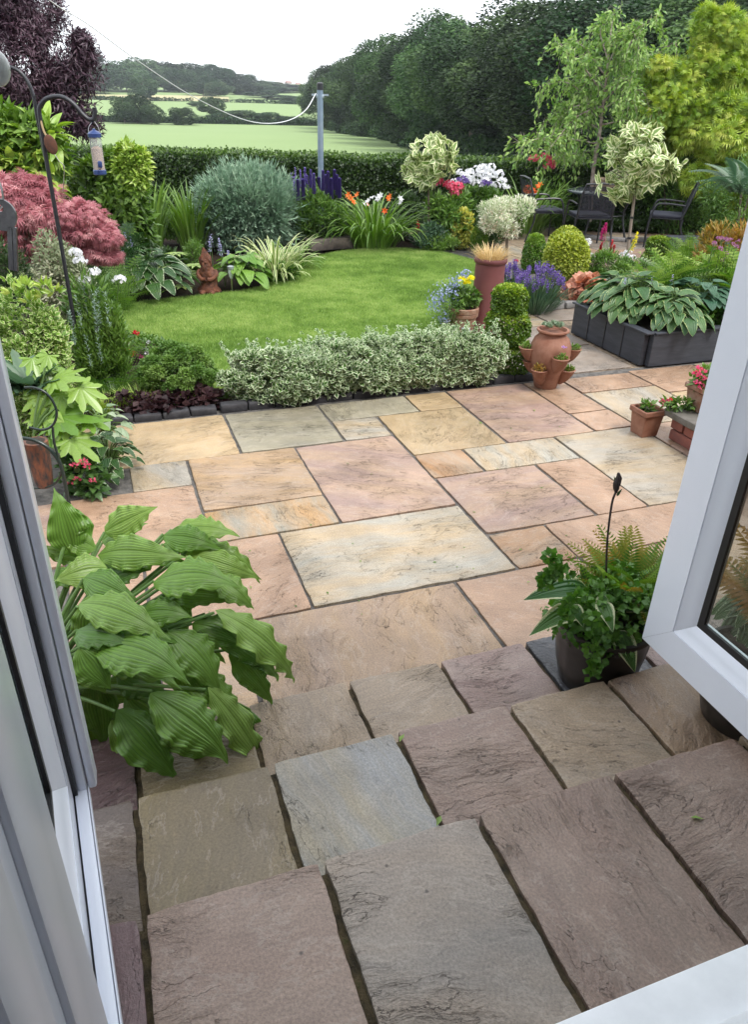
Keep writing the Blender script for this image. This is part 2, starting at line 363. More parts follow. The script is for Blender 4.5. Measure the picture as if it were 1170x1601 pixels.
    hsv=N(n,'ShaderNodeHueSaturation'); L.new(col,hsv.inputs['Color']); L.new(m3.outputs[0],hsv.inputs['Value']); hsv.inputs['Saturation'].default_value=1.32
    c3=mixc(n,hsv.outputs[0],(.06,.04,.03),lm2.outputs[0])
    # pale bruised ridges of a finer set of clefts
    c2n=N(n,'ShaderNodeTexNoise',i_Scale=2.2,i_Detail=8.0,i_Roughness=.62); mp4=N(n,'ShaderNodeMapping',i_Scale=(1.6,3.2,1)); L.new(W_,mp4.inputs[0]); L.new(mp4.outputs[0],c2n.inputs[0])
    q2=N(n,'ShaderNodeMath',operation='MULTIPLY',i_1=7.0); L.new(c2n.outputs[0],q2.inputs[0]); f2=N(n,'ShaderNodeMath',operation='FRACT'); L.new(q2.outputs[0],f2.inputs[0])
    l2=N(n,'ShaderNodeMapRange',i_1=.0,i_2=.16,i_3=.26,i_4=0.0); L.new(f2.outputs[0],l2.inputs[0]); mk2=N(n,'ShaderNodeMapRange',i_1=.5,i_2=.60,i_3=1.0,i_4=0.0); L.new(mk.outputs[0],mk2.inputs[0])
    l3=N(n,'ShaderNodeMath',operation='MULTIPLY'); L.new(l2.outputs[0],l3.inputs[0]); L.new(mk2.outputs[0],l3.inputs[1]); c3=mixc(n,c3,(.50,.44,.38),l3.outputs[0])
    # dark specks
    sp=N(n,'ShaderNodeTexVoronoi',i_Scale=9.0); L.new(su,sp.inputs['Vector']); spr=N(n,'ShaderNodeMapRange',i_1=.02,i_2=.05,i_3=.8,i_4=0.0); L.new(sp.outputs['Distance'],spr.inputs[0])
    c4=mixc(n,c3,(.05,.035,.03),spr.outputs[0])
    p=N(n,'ShaderNodeBsdfPrincipled'); L.new(c4,p.inputs['Base Color'])
    rr=N(n,'ShaderNodeMapRange',i_1=.3,i_2=.7,i_3=.24,i_4=.52); L.new(bl.outputs[0],rr.inputs[0]); L.new(rr.outputs[0],p.inputs['Roughness'])
    b1=N(n,'ShaderNodeBump',i_Strength=1.0,i_Distance=.0085); 
    hs_=N(n,'ShaderNodeMath',operation='SUBTRACT'); L.new(ht.outputs[0],hs_.inputs[0]); L.new(q.outputs[0],hs_.inputs[1]); hm=N(n,'ShaderNodeMath',operation='MULTIPLY'); L.new(hs_.outputs[0],hm.inputs[0]); L.new(mkr.outputs[0],hm.inputs[1]); L.new(hm.outputs[0],b1.inputs['Height'])
    b2=N(n,'ShaderNodeBump',i_Strength=.2,i_Distance=.003); L.new(bl.outputs[0],b2.inputs['Height']); L.new(b1.outputs[0],b2.inputs['Normal'])
    b3=N(n,'ShaderNodeBump',i_Strength=.6,i_Distance=.0022); L.new(gr.outputs[0],b3.inputs['Height']); L.new(b2.outputs[0],b3.inputs['Normal'])
    b4=N(n,'ShaderNodeBump',i_Strength=.28,i_Distance=.002); L.new(st.outputs[0],b4.inputs['Height']); L.new(b3.outputs[0],b4.inputs['Normal'])
    L.new(b4.outputs[0],p.inputs['Normal']); L.new(p.outputs[0],o.inputs[0]); return m
STONE=stonemat()
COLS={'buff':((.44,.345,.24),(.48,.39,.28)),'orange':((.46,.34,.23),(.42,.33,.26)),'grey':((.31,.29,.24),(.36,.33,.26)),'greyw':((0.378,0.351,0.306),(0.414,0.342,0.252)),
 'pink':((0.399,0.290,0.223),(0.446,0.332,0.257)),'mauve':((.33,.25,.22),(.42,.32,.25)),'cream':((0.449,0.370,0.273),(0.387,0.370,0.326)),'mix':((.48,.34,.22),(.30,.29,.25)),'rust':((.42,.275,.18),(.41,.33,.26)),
 'plum':((0.288,0.220,0.189),(0.339,0.269,0.230)),'slate':((0.317,0.329,0.342),(0.378,0.342,0.275)),'olive':((0.263,0.219,0.144),(0.225,0.188,0.138)),'deep':((0.156,0.126,0.102),(0.144,0.120,0.108)),'deepplum':((0.144,0.102,0.102),(0.168,0.120,0.120)),'brown':((0.363,0.275,0.198),(0.330,0.259,0.209)),'stonegrey':((0.287,0.259,0.234),(0.329,0.283,0.244)),'wet':((0.080,0.084,0.092),(0.104,0.104,0.112)),'dmauve':((0.275,0.207,0.189),(0.342,0.275,0.244)),'taupe':((0.325,0.271,0.218),(0.378,0.307,0.236))}  # deep, deepplum: leftmost step slabs, with their shade put into the stone colour
class Paving:
    def __init__(s): s.V=[];s.Q=[];s.su=[];s.c1=[];s.c2=[];s.n=0;s.idx=0
    def slab(s,x0,y0,x1,y1,z,c,cell=.03,th=.045,jit=.004,rel=.0009):
        s.idx+=1; rr=random.Random(s.idx*17+3); nx=max(3,int((x1-x0)/cell)); ny=max(3,int((y1-y0)/cell))
        def tt(n,l): 
            e=.010/l; return [0,0.0016/l*2,e]+[e+(1-2*e)*i/(n-1) for i in range(1,n-1)]+[1-e,1-.0032/l,1]
        tx=tt(nx,x1-x0); ty=tt(ny,y1-y0); mx=len(tx); my=len(ty); ox=rr.uniform(-50,50); oy=rr.uniform(-50,50); ang=rr.choice([0,PI/2])+rr.uniform(-.5,.5); ca,sa=math.cos(ang),math.sin(ang)
        tilt=(rr.uniform(-.004,.004),rr.uniform(-.004,.004)); V=[]
        a,b=COLS[c]; k=rr.uniform(.92,1.08); k*=.86; ds=lambda q:[v*k for v in q]; a=ds(a); b=ds(b)
        for j in range(my):
            for i in range(mx):
                x=x0+(x1-x0)*tx[i]; y=y0+(y1-y0)*ty[j]; ex=min(tx[i],1-tx[i])*(x1-x0); ey=min(ty[j],1-ty[j])*(y1-y0)
                nn=lambda q:noise.noise(Vector((x*14+ox,y*14+oy,q)))+.5*noise.noise(Vector((x*45+ox,y*45+oy,q)))
                if ex<.05: x+=jit*nn(1)*(1-ex/.05)
                if ey<.05: y+=jit*nn(5)*(1-ey/.05)
                # round corners
                if ex<.02 and ey<.02:
                    x+=(.002 if tx[i]<.5 else -.002)*(1-ey/.02); y+=(.002 if ty[j]<.5 else -.002)*(1-ex/.02)
                q=.5*noise.noise(Vector((x*3+ox,y*3+oy,9)))
                zz=z+rel*q+rel*.5*noise.noise(Vector((x*18+ox,y*18,2)))+tilt[0]*(tx[i]-.5)+tilt[1]*(ty[j]-.5)
                e=min(ex,ey)
                if e<.0005: zz-=.0022+.0012*nn(11)
                elif e<.005: zz-=.0003
                V.append((x,y,zz)); s.su.append((ca*x-sa*y+ox,sa*x+ca*y+oy,0))
        base=s.n; s.V+=V
        for j in range(my-1):
            for i in range(mx-1):
                q=base+j*mx+i; s.Q.append((q,q+1,q+mx+1,q+mx))
        ring=[i for i in range(mx)]+[j*mx+mx-1 for j in range(1,my)]+[(my-1)*mx+i for i in range(mx-2,-1,-1)]+[j*mx for j in range(my-2,0,-1)]
        b0=base+len(V)
        for r in ring: v=V[r]; s.V.append((v[0],v[1],z-th)); s.su.append(s.su[base+r])
        m=len(ring)
        for i in range(m): s.Q.append((base+ring[i],b0+i,b0+(i+1)%m,base+ring[(i+1)%m]))
        tot=len(V)+m; s.c1+=[(*a,1)]*len(V)+[(*[v*.25 for v in a],1)]*m; s.c2+=[(*b,1)]*len(V)+[(*[v*.25 for v in b],1)]*m; s.n+=tot  # slab sides darken downwards: edge dirt plus joint shadow put into the colour
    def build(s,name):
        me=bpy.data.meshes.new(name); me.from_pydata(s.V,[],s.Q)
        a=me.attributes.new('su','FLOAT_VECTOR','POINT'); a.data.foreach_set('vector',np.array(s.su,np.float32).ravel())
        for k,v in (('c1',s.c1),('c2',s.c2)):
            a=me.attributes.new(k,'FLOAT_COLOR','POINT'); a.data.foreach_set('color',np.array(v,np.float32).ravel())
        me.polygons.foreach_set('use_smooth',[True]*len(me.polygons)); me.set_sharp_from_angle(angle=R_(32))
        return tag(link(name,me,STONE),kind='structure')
def mortarmat(name,a,b,moss=None):
    m,n,o=newmat(name); L=n.links; g=N(n,'ShaderNodeNewGeometry'); p=N(n,'ShaderNodeBsdfPrincipled',i_Roughness=.9); t=N(n,'ShaderNodeTexNoise',i_Scale=22.0,i_Detail=8.0,i_Roughness=.7); L.new(g.outputs['Position'],t.inputs[0])
    st=[(.35,a),(.6,b)]; 
    if moss: st.append((.68,moss))
    r=ramp(n,st); L.new(t.outputs[0],r.inputs[0]); L.new(r.outputs[0],p.inputs['Base Color'])
    b_=N(n,'ShaderNodeBump',i_Strength=1.0,i_Distance=.012); L.new(t.outputs[0],b_.inputs['Height']); L.new(b_.outputs[0],p.inputs['Normal']); L.new(p.outputs[0],o.inputs[0]); return m
MORT=mortarmat('mortar',(.05,.048,.045),(.14,.13,.12)); MORT2=mortarmat('mossy_mortar',(.018,.016,.010),(.12,.09,.045),(.05,.06,.015))
K=1.82; U0,DU=.173*K,.1728*K; V0,DV=2.485*K,.1705*K
pv=Paving(); J=.0075
def pslab(i,j,w_,h_,c,cell=.03,x0=None,y0=None,x1=None):
    a=U0+DU*i+J; b=U0+DU*(i+w_)-J; t=V0-DV*j-J; u=V0-DV*(j+h_)+J
    # joints are tight on one side and wide on the other
    a+=rd.uniform(-.004,.003); b+=rd.uniform(-.004,.003); t+=rd.uniform(-.003,.003); u+=rd.uniform(-.003,.003)
    pv.slab(a if x0 is None else x0,u if y0 is None else y0,b if x1 is None else x1,t,0,c,cell)
L_=[(-2,0,3,2,'buff'),(1,0,2,2,'grey'),(3,0,2,1,'grey'),(5,0,1,1,'buff'),(6,0,2,3,'mauve'),(8,0,1,2,'pink'),(9,0,2,1,'pink'),(9,1,2,2,'greyw'),
(3,1,1,1,'greyw'),(4,1,2,2,'buff'),(-1,2,1,1,'greyw'),(0,2,2,2,'orange'),(2,2,2,3,'mauve'),(8,2,1,1,'pink'),(4,3,1,1,'rust'),(5,3,2,1,'cream'),(7,3,2,3,'greyw'),
(-2,3,2,2,'pink'),(0,4,2,1,'mix'),(4,4,2,2,'mauve'),(6,4,1,2,'pink'),(-1,5,2,2,'pink'),(1,5,3,2,'cream'),(4,6,1,1,'rust'),(5,6,3,1,'pink'),(8,6,2,2,'mauve'),
(0,7,3,3,'brown'),(3,7,2,2,'pink'),(5,7,3,2,'pink'),(-1,7,1,2,'orange'),(-2,5,1,2,'pink'),(-2,7,1,3,'mauve'),(8,8,3,2,'mauve'),(3,9,5,1,'mauve'),(-1,9,1,1,'buff'),
(11,-0.1,2,1.6,'pink'),(13,-0.1,2,1.6,'greyw'),(9,3,1,1,'pink') ,(9,4,3,2,'mauve'),(-4,3,2,2,'mauve'),(11,1.5,2,2,'buff'),(13,1.5,2,2,'pink')]
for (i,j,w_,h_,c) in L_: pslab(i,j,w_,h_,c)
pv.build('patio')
def sheet(name,poly,z,m,kind='structure'):
    bm=bm_new(); vs=[bm.verts.new((p[0],p[1],z)) for p in poly]; bm.faces.new(vs); bmesh.ops.triangulate(bm,faces=bm.faces)
    return tag(bm_obj(name,bm,m,smooth=False),kind=kind)
sheet('patio_mortar',[(-1.2,.6),(6.5,.6),(6.5,4.62),(-.9,4.62)],-.011,MORT)
# path between the raised planter and the beds, and the far terrace
pp=Paving()
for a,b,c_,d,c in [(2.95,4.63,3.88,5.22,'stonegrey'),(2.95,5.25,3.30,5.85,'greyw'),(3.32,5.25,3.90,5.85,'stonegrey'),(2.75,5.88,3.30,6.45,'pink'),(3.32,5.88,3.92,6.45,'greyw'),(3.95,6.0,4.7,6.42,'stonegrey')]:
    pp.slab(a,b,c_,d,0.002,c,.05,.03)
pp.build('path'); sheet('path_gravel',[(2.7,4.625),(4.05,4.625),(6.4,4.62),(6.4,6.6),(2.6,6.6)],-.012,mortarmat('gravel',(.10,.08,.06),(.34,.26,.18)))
tp=Paving(); yy=7.55; ri=0
rr=random.Random(4)
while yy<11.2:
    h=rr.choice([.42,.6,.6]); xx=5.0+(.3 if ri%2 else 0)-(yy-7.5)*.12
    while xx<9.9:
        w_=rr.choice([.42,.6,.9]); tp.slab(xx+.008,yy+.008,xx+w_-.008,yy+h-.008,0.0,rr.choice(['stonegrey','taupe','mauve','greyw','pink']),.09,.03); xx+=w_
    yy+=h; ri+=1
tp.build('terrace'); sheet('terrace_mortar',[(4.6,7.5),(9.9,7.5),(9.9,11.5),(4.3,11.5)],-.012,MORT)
# steps and landing
RIS=.14
def lv(z): return (K-z)
st=Paving()
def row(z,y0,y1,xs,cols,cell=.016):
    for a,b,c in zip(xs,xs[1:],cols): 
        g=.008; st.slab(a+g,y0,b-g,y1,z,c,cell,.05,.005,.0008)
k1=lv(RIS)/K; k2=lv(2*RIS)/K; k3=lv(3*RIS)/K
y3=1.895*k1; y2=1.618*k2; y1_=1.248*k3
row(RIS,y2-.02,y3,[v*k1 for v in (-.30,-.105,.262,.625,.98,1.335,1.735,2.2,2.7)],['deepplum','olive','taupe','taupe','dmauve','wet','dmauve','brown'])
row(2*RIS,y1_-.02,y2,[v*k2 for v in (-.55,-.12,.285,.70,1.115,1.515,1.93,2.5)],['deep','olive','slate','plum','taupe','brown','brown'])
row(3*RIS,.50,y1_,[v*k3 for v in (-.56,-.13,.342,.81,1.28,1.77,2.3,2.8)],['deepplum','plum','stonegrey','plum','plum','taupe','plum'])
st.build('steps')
def solid(name,x0,x1,y0,y1,z0,z1,m):
    bm=bm_new(); bm_box(bm,((x0+x1)/2,(y0+y1)/2,(z0+z1)/2),(x1-x0,y1-y0,z1-z0)); return tag(bm_obj(name,bm,m,smooth=False),kind='structure')
solid('steps_core',-.53,2.45,.5,y3-.02,-.03,RIS-.016,MORT2); solid('steps_core',-.52,2.44,.5,y2-.02,RIS-.018,2*RIS-.016,MORT2); solid('steps_core',-.51,2.43,.5,y1_-.02,2*RIS-.018,3*RIS-.016,MORT2)
# ---- lawn
lawn_px=[(352,612),(318,604),(262,585),(236,560),(250,545),(252,530),(230,522),(205,528),(188,515),(183,492),(190,476),(240,468),(330,459),(400,449),(440,434),(462,419),(485,404),(520,394),(560,389),(620,387),(680,391),(725,401),(765,415),(775,440),(745,470),(712,492),(690,505),(705,535),(770,530),(800,545)]
lawn=[G(x,y,.02) for x,y in lawn_px]; lawn=[(p.x,p.y) for p in lawn]
cl=curve_pts([(x,y,0) for x,y in lawn],140); lawn=[(p.x,p.y) for p in cl]
def lawnmat():
    m,n,o=newmat('lawn_turf'); L=n.links; g=N(n,'ShaderNodeNewGeometry'); p=N(n,'ShaderNodeBsdfPrincipled',i_Roughness=.85); p.inputs['Specular IOR Level'].default_value=.15
    t=N(n,'ShaderNodeTexNoise',i_Scale=140.0,i_Detail=5.0,i_Roughness=.8); t2=N(n,'ShaderNodeTexNoise',i_Scale=1.6,i_Detail=6.0,i_Roughness=.7); L.new(g.outputs['Position'],t.inputs[0]); L.new(g.outputs['Position'],t2.inputs[0])
    a=mixc(n,(.16,.28,.05),(.27,.40,.09),t2.outputs[0]); c=mixc(n,a,(.05,.11,.015),t.outputs[0]); L.new(c,p.inputs['Base Color'])
    b=N(n,'ShaderNodeBump',i_Strength=.8,i_Distance=.01); L.new(t.outputs[0],b.inputs['Height']); L.new(b.outputs[0],p.inputs['Normal']); L.new(p.outputs[0],o.inputs[0]); return m
bm=bm_new(); bm_prism(bm,lawn,-.05,.012); bmesh.ops.triangulate(bm,faces=[f for f in bm.faces if len(f.verts)>4])
tag(bm_obj('lawn',bm,lawnmat(),smooth=False),kind='structure')
def inpoly(X,Y,poly):
    c=np.zeros(len(X),bool); n=len(poly)
    for i in range(n):
        x1,y1=poly[i]; x2,y2=poly[(i+1)%n]
        if y1==y2: continue
        c^=((y1>Y)!=(y2>Y))&(X<(x2-x1)*(Y-y1)/(y2-y1)+x1)
    return c
def grassblades():
    xs=[p[0] for p in lawn]; ys=[p[1] for p in lawn]; n=420000
    X=RNG.uniform(min(xs),max(xs),n); Y=RNG.uniform(min(ys),max(ys),n); k=inpoly(X,Y,lawn); X=X[k];Y=Y[k]; n=len(X)
    a=Acc(); D=np.stack([RNG.normal(0,.45,n),RNG.normal(0,.45,n),np.ones(n)],1); Nn=np.stack([RNG.normal(0,1,n),RNG.normal(0,1,n),np.full(n,.2)],1)
    pat=np.array([noise.noise(Vector((x*1.1,y*1.1,0)))*.5+noise.noise(Vector((x*4.5,y*4.5,3)))*.4+noise.noise(Vector((x*14,y*14,3)))*.3 for x,y in zip(X[:],Y[:])])
    a.inst(BLADE3,np.stack([X,Y,np.full(n,.008)],1),D,Nn,RNG.uniform(.018,.036,n),.055,np.clip(.5+pat+RNG.normal(0,.22,n),0,1))
    m=leafmat('grass_blade',[(.11,.20,.04),(.24,.37,.085),(.44,.54,.19)],rough=.5,tr=.35,spec=.3)
    tag(a.build('lawn_grass',m),kind='stuff',label='short mown green grass of the curved lawn')
grassblades()
# ------------------------------------------------------------------ house with the doorway, doors
UPVC=mat('white_upvc',(.80,.84,.93),.22,(.76,.80,.89),3,.12,25,bd=.0006)
RUB=mat('black_gasket',(.012,.012,.014),.45)
def glassmat():
    m,n,o=newmat('window_glass'); L=n.links; t=N(n,'ShaderNodeBsdfTransparent'); t.inputs[0].default_value=(.80,.86,.84,1); g=N(n,'ShaderNodeBsdfGlossy',i_Roughness=.02)
    f=N(n,'ShaderNodeLayerWeight',i_Blend=.25); mu=N(n,'ShaderNodeMath',operation='MULTIPLY_ADD',i_1=.30,i_2=.02); L.new(f.outputs['Facing'],mu.inputs[0]); mx=N(n,'ShaderNodeMixShader'); L.new(mu.outputs[0],mx.inputs[0]); L.new(t.outputs[0],mx.inputs[1]); L.new(g.outputs[0],mx.inputs[2]); L.new(mx.outputs[0],o.inputs[0]); return m
GLASS=glassmat()
DZ=.46
hroot=empty('house',(0.6,.2,0),'brick house wall with the doorway the garden is seen through','house')
bm=bm_new()
for x0,x1,z0,z1 in [(-6,-.30,-.04,2.62),(1.50,7,-.04,2.62),(-6,7,2.62,3.3),(-.30,1.50,-.04,.36)]:
    bm_box(bm,((x0+x1)/2,.33,(z0+z1)/2),(x1-x0,.30,z1-z0))
bm_obj('wall',bm,mat('house_brick',(.33,.15,.10),.85,(.25,.12,.09),6,.5),hroot,smooth=False)
bm=bm_new(); bm_box(bm,(.5,-2.4,.36),(9,5.1,.1)); bm_obj('floor',bm,mat('room_floor',(.32,.22,.14),.5),hroot,smooth=False)
bm=bm_new(); bm_box(bm,(.5,-2.4,2.7),(9,5.1,.1)); bm_obj('ceiling',bm,mat('room_ceiling',(.75,.74,.72),.8),hroot,smooth=False)
bm=bm_new(); bm_box(bm,(.5,-5,1.5),(9,.1,2.5)); bm_box(bm,(-4,-2.4,1.5),(.1,5.1,2.5)); bm_box(bm,(5,-2.4,1.5),(.1,5.1,2.5)); bm_obj('room_wall',bm,mat('room_plaster',(.6,.58,.55),.8),hroot,smooth=False)
# outer frame of the doorway: left jamb with its grooves, right jamb, head and cill
fr=empty('door_frame',(.6,.5,.42),'white plastic door frame: near left jamb and the cill corner at lower right','door frame')
bm=bm_new()
jx=-.112
bm_box(bm,(jx-.035,.470,1.52),(.07,.115,2.2),bev=.006)
bm_box(bm,(jx-.042,.385,1.52),(.07,.055,2.2),bev=.004)
bm_box(bm,(jx-.030,.318,1.52),(.07,.075,2.2),bev=.010)
bm_box(bm,(jx-.040,.262,1.52),(.07,.030,2.2),bev=.004)
bm_box(bm,(jx-.028,.190,1.52),(.07,.105,2.2),bev=.012)
bm_box(bm,(jx-.10,.32,1.52),(.10,.40,2.2))
bm_obj('jamb',bm,UPVC,fr)
bm=bm_new(); bm_box(bm,(jx-.055,.412,1.52),(.07,.006,2.2)); bm_box(bm,(jx-.05,.282,1.52),(.07,.008,2.2)); bm_obj('gasket',bm,RUB,fr)
bm=bm_new(); bm_box(bm,(1.44,.42,1.52),(.07,.22,2.2),bev=.006); bm_obj('jamb',bm,UPVC,fr)
bm=bm_new(); bm_box(bm,(.63,.42,2.59),(1.7,.22,.07),bev=.006); bm_obj('head',bm,UPVC,fr)
cz=.42; yc=.532*(EYE-.445)/(EYE-.42)
bm=bm_new(); bm_box(bm,(.63,yc-.10,cz+.012),(1.78,.20,.026),bev=.003); bm_box(bm,(.63,yc-.16,cz+.04),(1.60,.12,.03),bev=.004); bm_obj('cill',bm,mat('white_cill',(.88,.90,.93),.3,(.78,.80,.83),9,.2,40,bd=.0005),fr)
def door_leaf(name,x,y0,y1,z0,z1,side,label,glaz=True):
    """leaf in the plane x=const; side=+1: the face seen looks towards -x (right leaf), -1 the other"""
    r=empty(name,(x,y0,z0),label,'door'); s=side; ym=(y0+y1)/2; zm=(z0+z1)/2
    fw=.104; bw=.05; t=.07
    def member(nm,a,b,vert):
        # mitred members built as prisms with stepped profile: (inset from the outer edge, depth from face)
        prof=[(0,.006),(.004,.0),(fw,.0),(fw+.001,.0035),(fw+.002,.0015),(fw+.006,.004),(fw+bw*.55,.010),(fw+bw,.024),(fw+bw,t-.01),(0.0,t)]
        bm=bm_new(); ra=[];rb=[]
        for e,d in prof:
            X=x+s*d
            if vert=='far': ra.append((X,y1-e,z0+e+.0007)); rb.append((X,y1-e,z1-e-.0007))
            if vert=='near': ra.append((X,y0+e,z0+e+.0007)); rb.append((X,y0+e,z1-e-.0007))
            if vert=='bot': ra.append((X,y0+e,z0+e)); rb.append((X,y1-e,z0+e))
            if vert=='top': ra.append((X,y0+e,z1-e)); rb.append((X,y1-e,z1-e))
        A=[bm.verts.new(p) for p in ra]; B=[bm.verts.new(p) for p in rb]; k=len(A)
        for i in range(k): bm.faces.new((A[i],A[(i+1)%k],B[(i+1)%k],B[i]))
        bm.faces.new(A[::-1]); bm.faces.new(B)
        bm_obj(nm,bm,UPVC,r,ang=25)
    member('stile',0,0,'far'); member('stile',0,0,'near'); member('bottom_rail',0,0,'bot'); member('top_rail',0,0,'top')
    # gasket ring and pane
    e=fw+bw; g=.02
    bm=bm_new(); X=x+s*.024
    for (ya,yb,za,zb) in [(y0+e,y1-e,z0+e,z0+e+g),(y0+e,y1-e,z1-e-g,z1-e),(y0+e,y0+e+g,z0+e+g,z1-e-g),(y1-e-g,y1-e,z0+e+g,z1-e-g)]:
        bm_box(bm,(X+s*.004,(ya+yb)/2,(za+zb)/2),(.008,yb-ya,zb-za))
    bm_obj('gasket',bm,RUB,r,smooth=False)
    bm=bm_new(); X=x+s*.040
    for (ya,yb,za,zb) in [(y0+e,y1-e,z0+e,z0+e+.016),(y0+e,y0+e+.016,z0+e+.016,z1-e),(y1-e-.016,y1-e,z0+e+.016,z1-e)]:
        bm_box(bm,(X,(ya+yb)/2,(za+zb)/2),(.008,yb-ya-.0005,zb-za))
    bm_obj('spacer_bar',bm,mat('spacer',(.55,.56,.58),.3,metal=.8),r,smooth=False)
    bm=bm_new(); bm_box(bm,(x+s*.034,ym,zm),(.004,y1-y0-2*e+.004,z1-z0-2*e+.004)); bm_obj('pane',bm,GLASS,r,smooth=False)
    return r
door_leaf('door',1.336,.54,1.325,DZ,2.52,1,'white door leaf opened outwards on the right, its glass showing ferns in pots')
# left leaf, seen almost edge-on, with the covers that run down its far edge
ld=door_leaf('door',-.184,.56,1.300,DZ-.0,2.52,-1,'white door leaf opened outwards on the left, seen almost edge-on')
ld.location=(-.160,.56,DZ); ld.rotation_euler.z=R_(4.6)
for x,w_,d,z in ((-.1755,.019,1.296,DZ-.004),(-.1975,.022,1.288,DZ+.002),(-.236,.038,1.262,DZ+.004)):
    bm=bm_new(); bm_box(bm,(x,d,z+1.05),(w_,.05,2.1),bev=.006); bm_obj('edge_cover',bm,UPVC,ld)
bm=bm_new(); bm_box(bm,(-.2125,1.262,DZ+1.05),(.014,.02,2.1)); bm_obj('seal',bm,RUB,ld,smooth=False)
_a=Vector((-.184,1.285,DZ-.01)); _b=Vector((-.1285,.60,DZ-.01)); _d=(_b-_a).normalized(); _n=Vector((_d.y,-_d.x,0)); _n=_n if _n.x<0 else -_n
def strip_(nm,o,w_,h,m):
    c=(_a+_b)/2+_n*(o+w_/2)+Vector((0,0,h)); bm=bm_new(); bm_box(bm,c,((_b-_a).length,w_,.03),math.atan2(_d.y,_d.x),bev=.003); bm_obj(nm,bm,m,ld)
strip_('track',0,.004,0,UPVC); strip_('track',.005,.026,.002,UPVC); strip_('seal',.032,.010,-.006,RUB); strip_('track',.043,.02,.0,UPVC)
# handle with keys, standing proud of the left leaf
STEEL=mat('brushed_steel',(.55,.55,.54),.28,metal=1); KEYM=mat('worn_key',(.16,.15,.15),.35,(.24,.23,.22),60,metal=1)
hp=AT(-6,106,.72)
bm=bm_new(); bm_tube(bm,curve_pts([(-.178,hp.y,hp.z),(hp.x-.02,hp.y,hp.z),(hp.x-.006,hp.y,hp.z-.006),(hp.x,hp.y+.002,hp.z-.0)],10),[.010]*11,12)
bmesh.ops.create_uvsphere(bm,u_segments=20,v_segments=12,radius=.0135,matrix=Matrix.Translation(hp)@Matrix.Diagonal((.8,.8,1.05,1))); bm_obj('handle',bm,mat('pale_handle',(.62,.65,.62),.25),ld)
kc=AT(2,336,.72); kt=AT(4,270,.72)
ky=empty('door_key',kt,'dark round-bowed key dangling on a ring from the left door leaf','key')
bm=bm_new()
Mk=Matrix(((HR.x,0,HD.x,0),(HR.y,0,HD.y,0),(0,1,0,0),(0,0,0,1)))
def kpt(x,z,d=0): return kc+HR*x+Vector((0,0,z))+HD*d
n=28; ro_,ri_=.0140,.0032
top=[[bm.verts.new(kpt(math.cos(2*PI*i/n)*r,math.sin(2*PI*i/n)*r+(.006 if r==ri_ else 0),d)) for i in range(n)] for r,d in ((ro_,-.0012),(ri_,-.0012),(ri_,.0012),(ro_,.0012))]
for a,b in zip(top,top[1:]+top[:1]):
    for i in range(n): bm.faces.new((a[i],a[(i+1)%n],b[(i+1)%n],b[i]))
bm_obj('bow',bm,KEYM,ky)
bm=bm_new()
bl_=kc+Vector((0,0,-.030))+HR*.006
bm_box(bm,kpt(.004,-.030),(.0085,.0024,.040),M=Matrix(((HR.x,HD.x,0,0),(HR.y,HD.y,0,0),(0,0,1,0),(0,0,0,1)))@Matrix.Rotation(R_(10),4,'Y')); bm_box(bm,kpt(.0035,-.030,-.0015),(.002,.0008,.038),M=Matrix(((HR.x,HD.x,0,0),(HR.y,HD.y,0,0),(0,0,1,0),(0,0,0,1)))@Matrix.Rotation(R_(10),4,'Y'))
bm_obj('blade',bm,KEYM,ky,smooth=False)
bm=bm_new(); bm_tube(bm,[kpt(math.cos(a)*.007-.002,.020+math.sin(a)*.015) for a in np.linspace(0,2*PI,25)],.0009,6); bm_obj('ring',bm,STEEL,ky)
bm=bm_new(); bm_tube(bm,[kpt(-.004,.034),Vector((-.175,kpt(0,0).y,kpt(0,.034).z))],.004,8); bm_obj('lock_barrel',bm,STEEL,ld)
# ------------------------------------------------------------------ hard things in the garden
TERRA=mat('terracotta',(.175,.062,.032),.75,(.27,.135,.09),9,.5,60); TERRAB=mat('weathered_terracotta',(.20,.08,.045),.85,(.32,.22,.16),14,.5,50)
BLK=mat('black_powder_coat',(.014,.015,.020),.38,(.022,.024,.03),30,.15,80); SLATEP=mat('dark_painted_timber',(.022,.025,.033),.6,(.04,.045,.058),5,.5,18,stretch=(1,1,6))
CUSH=mat('navy_mesh',(.016,.018,.032),.6,(.03,.033,.05),200,.2,300)
SOIL=mat('potting_soil',(.02,.014,.01),.95,(.05,.035,.025),40,.8,60)
# black stone edging along the patio
def blocks(name,pts,w_,h_,L,m,label,cat,z=0,gap=.006,part='stone'):
    r=empty(name,pts[0],label,cat); P=curve_pts(pts,60) if len(pts)>2 else [Vector(pts[0]).lerp(Vector(pts[1]),i/60) for i in range(61)]
    d=[0]
    for a,b in zip(P,P[1:]): d.append(d[-1]+(b-a).length)
    n=max(1,int(d[-1]/L)); q=random.Random(len(name)+n)
    for i in range(n):
        s=(i+.5)*d[-1]/n; k=max(j for j in range(len(d)) if d[j]<=s); k=min(k,len(P)-2); t=(s-d[k])/(d[k+1]-d[k]+1e-9); p=P[k].lerp(P[k+1],t); dr=(P[k+1]-P[k]).normalized(); a=math.atan2(dr.y,dr.x)
        bm=bm_new(); vs=bm_box(bm,(p.x,p.y,z+h_/2),(d[-1]/n-gap,w_,h_),a+q.uniform(-.03,.03),bev=.012)
        bmesh.ops.subdivide_edges(bm,edges=bm.edges[:],cuts=1)
        for v in bm.verts: v.co+=.006*noise.noise_vector(v.co*22)
        bm_obj(part,bm,m,r)
    return r
EDG=mat('black_edging',(.022,.022,.026),.7,(.045,.044,.05),20,.6,40)
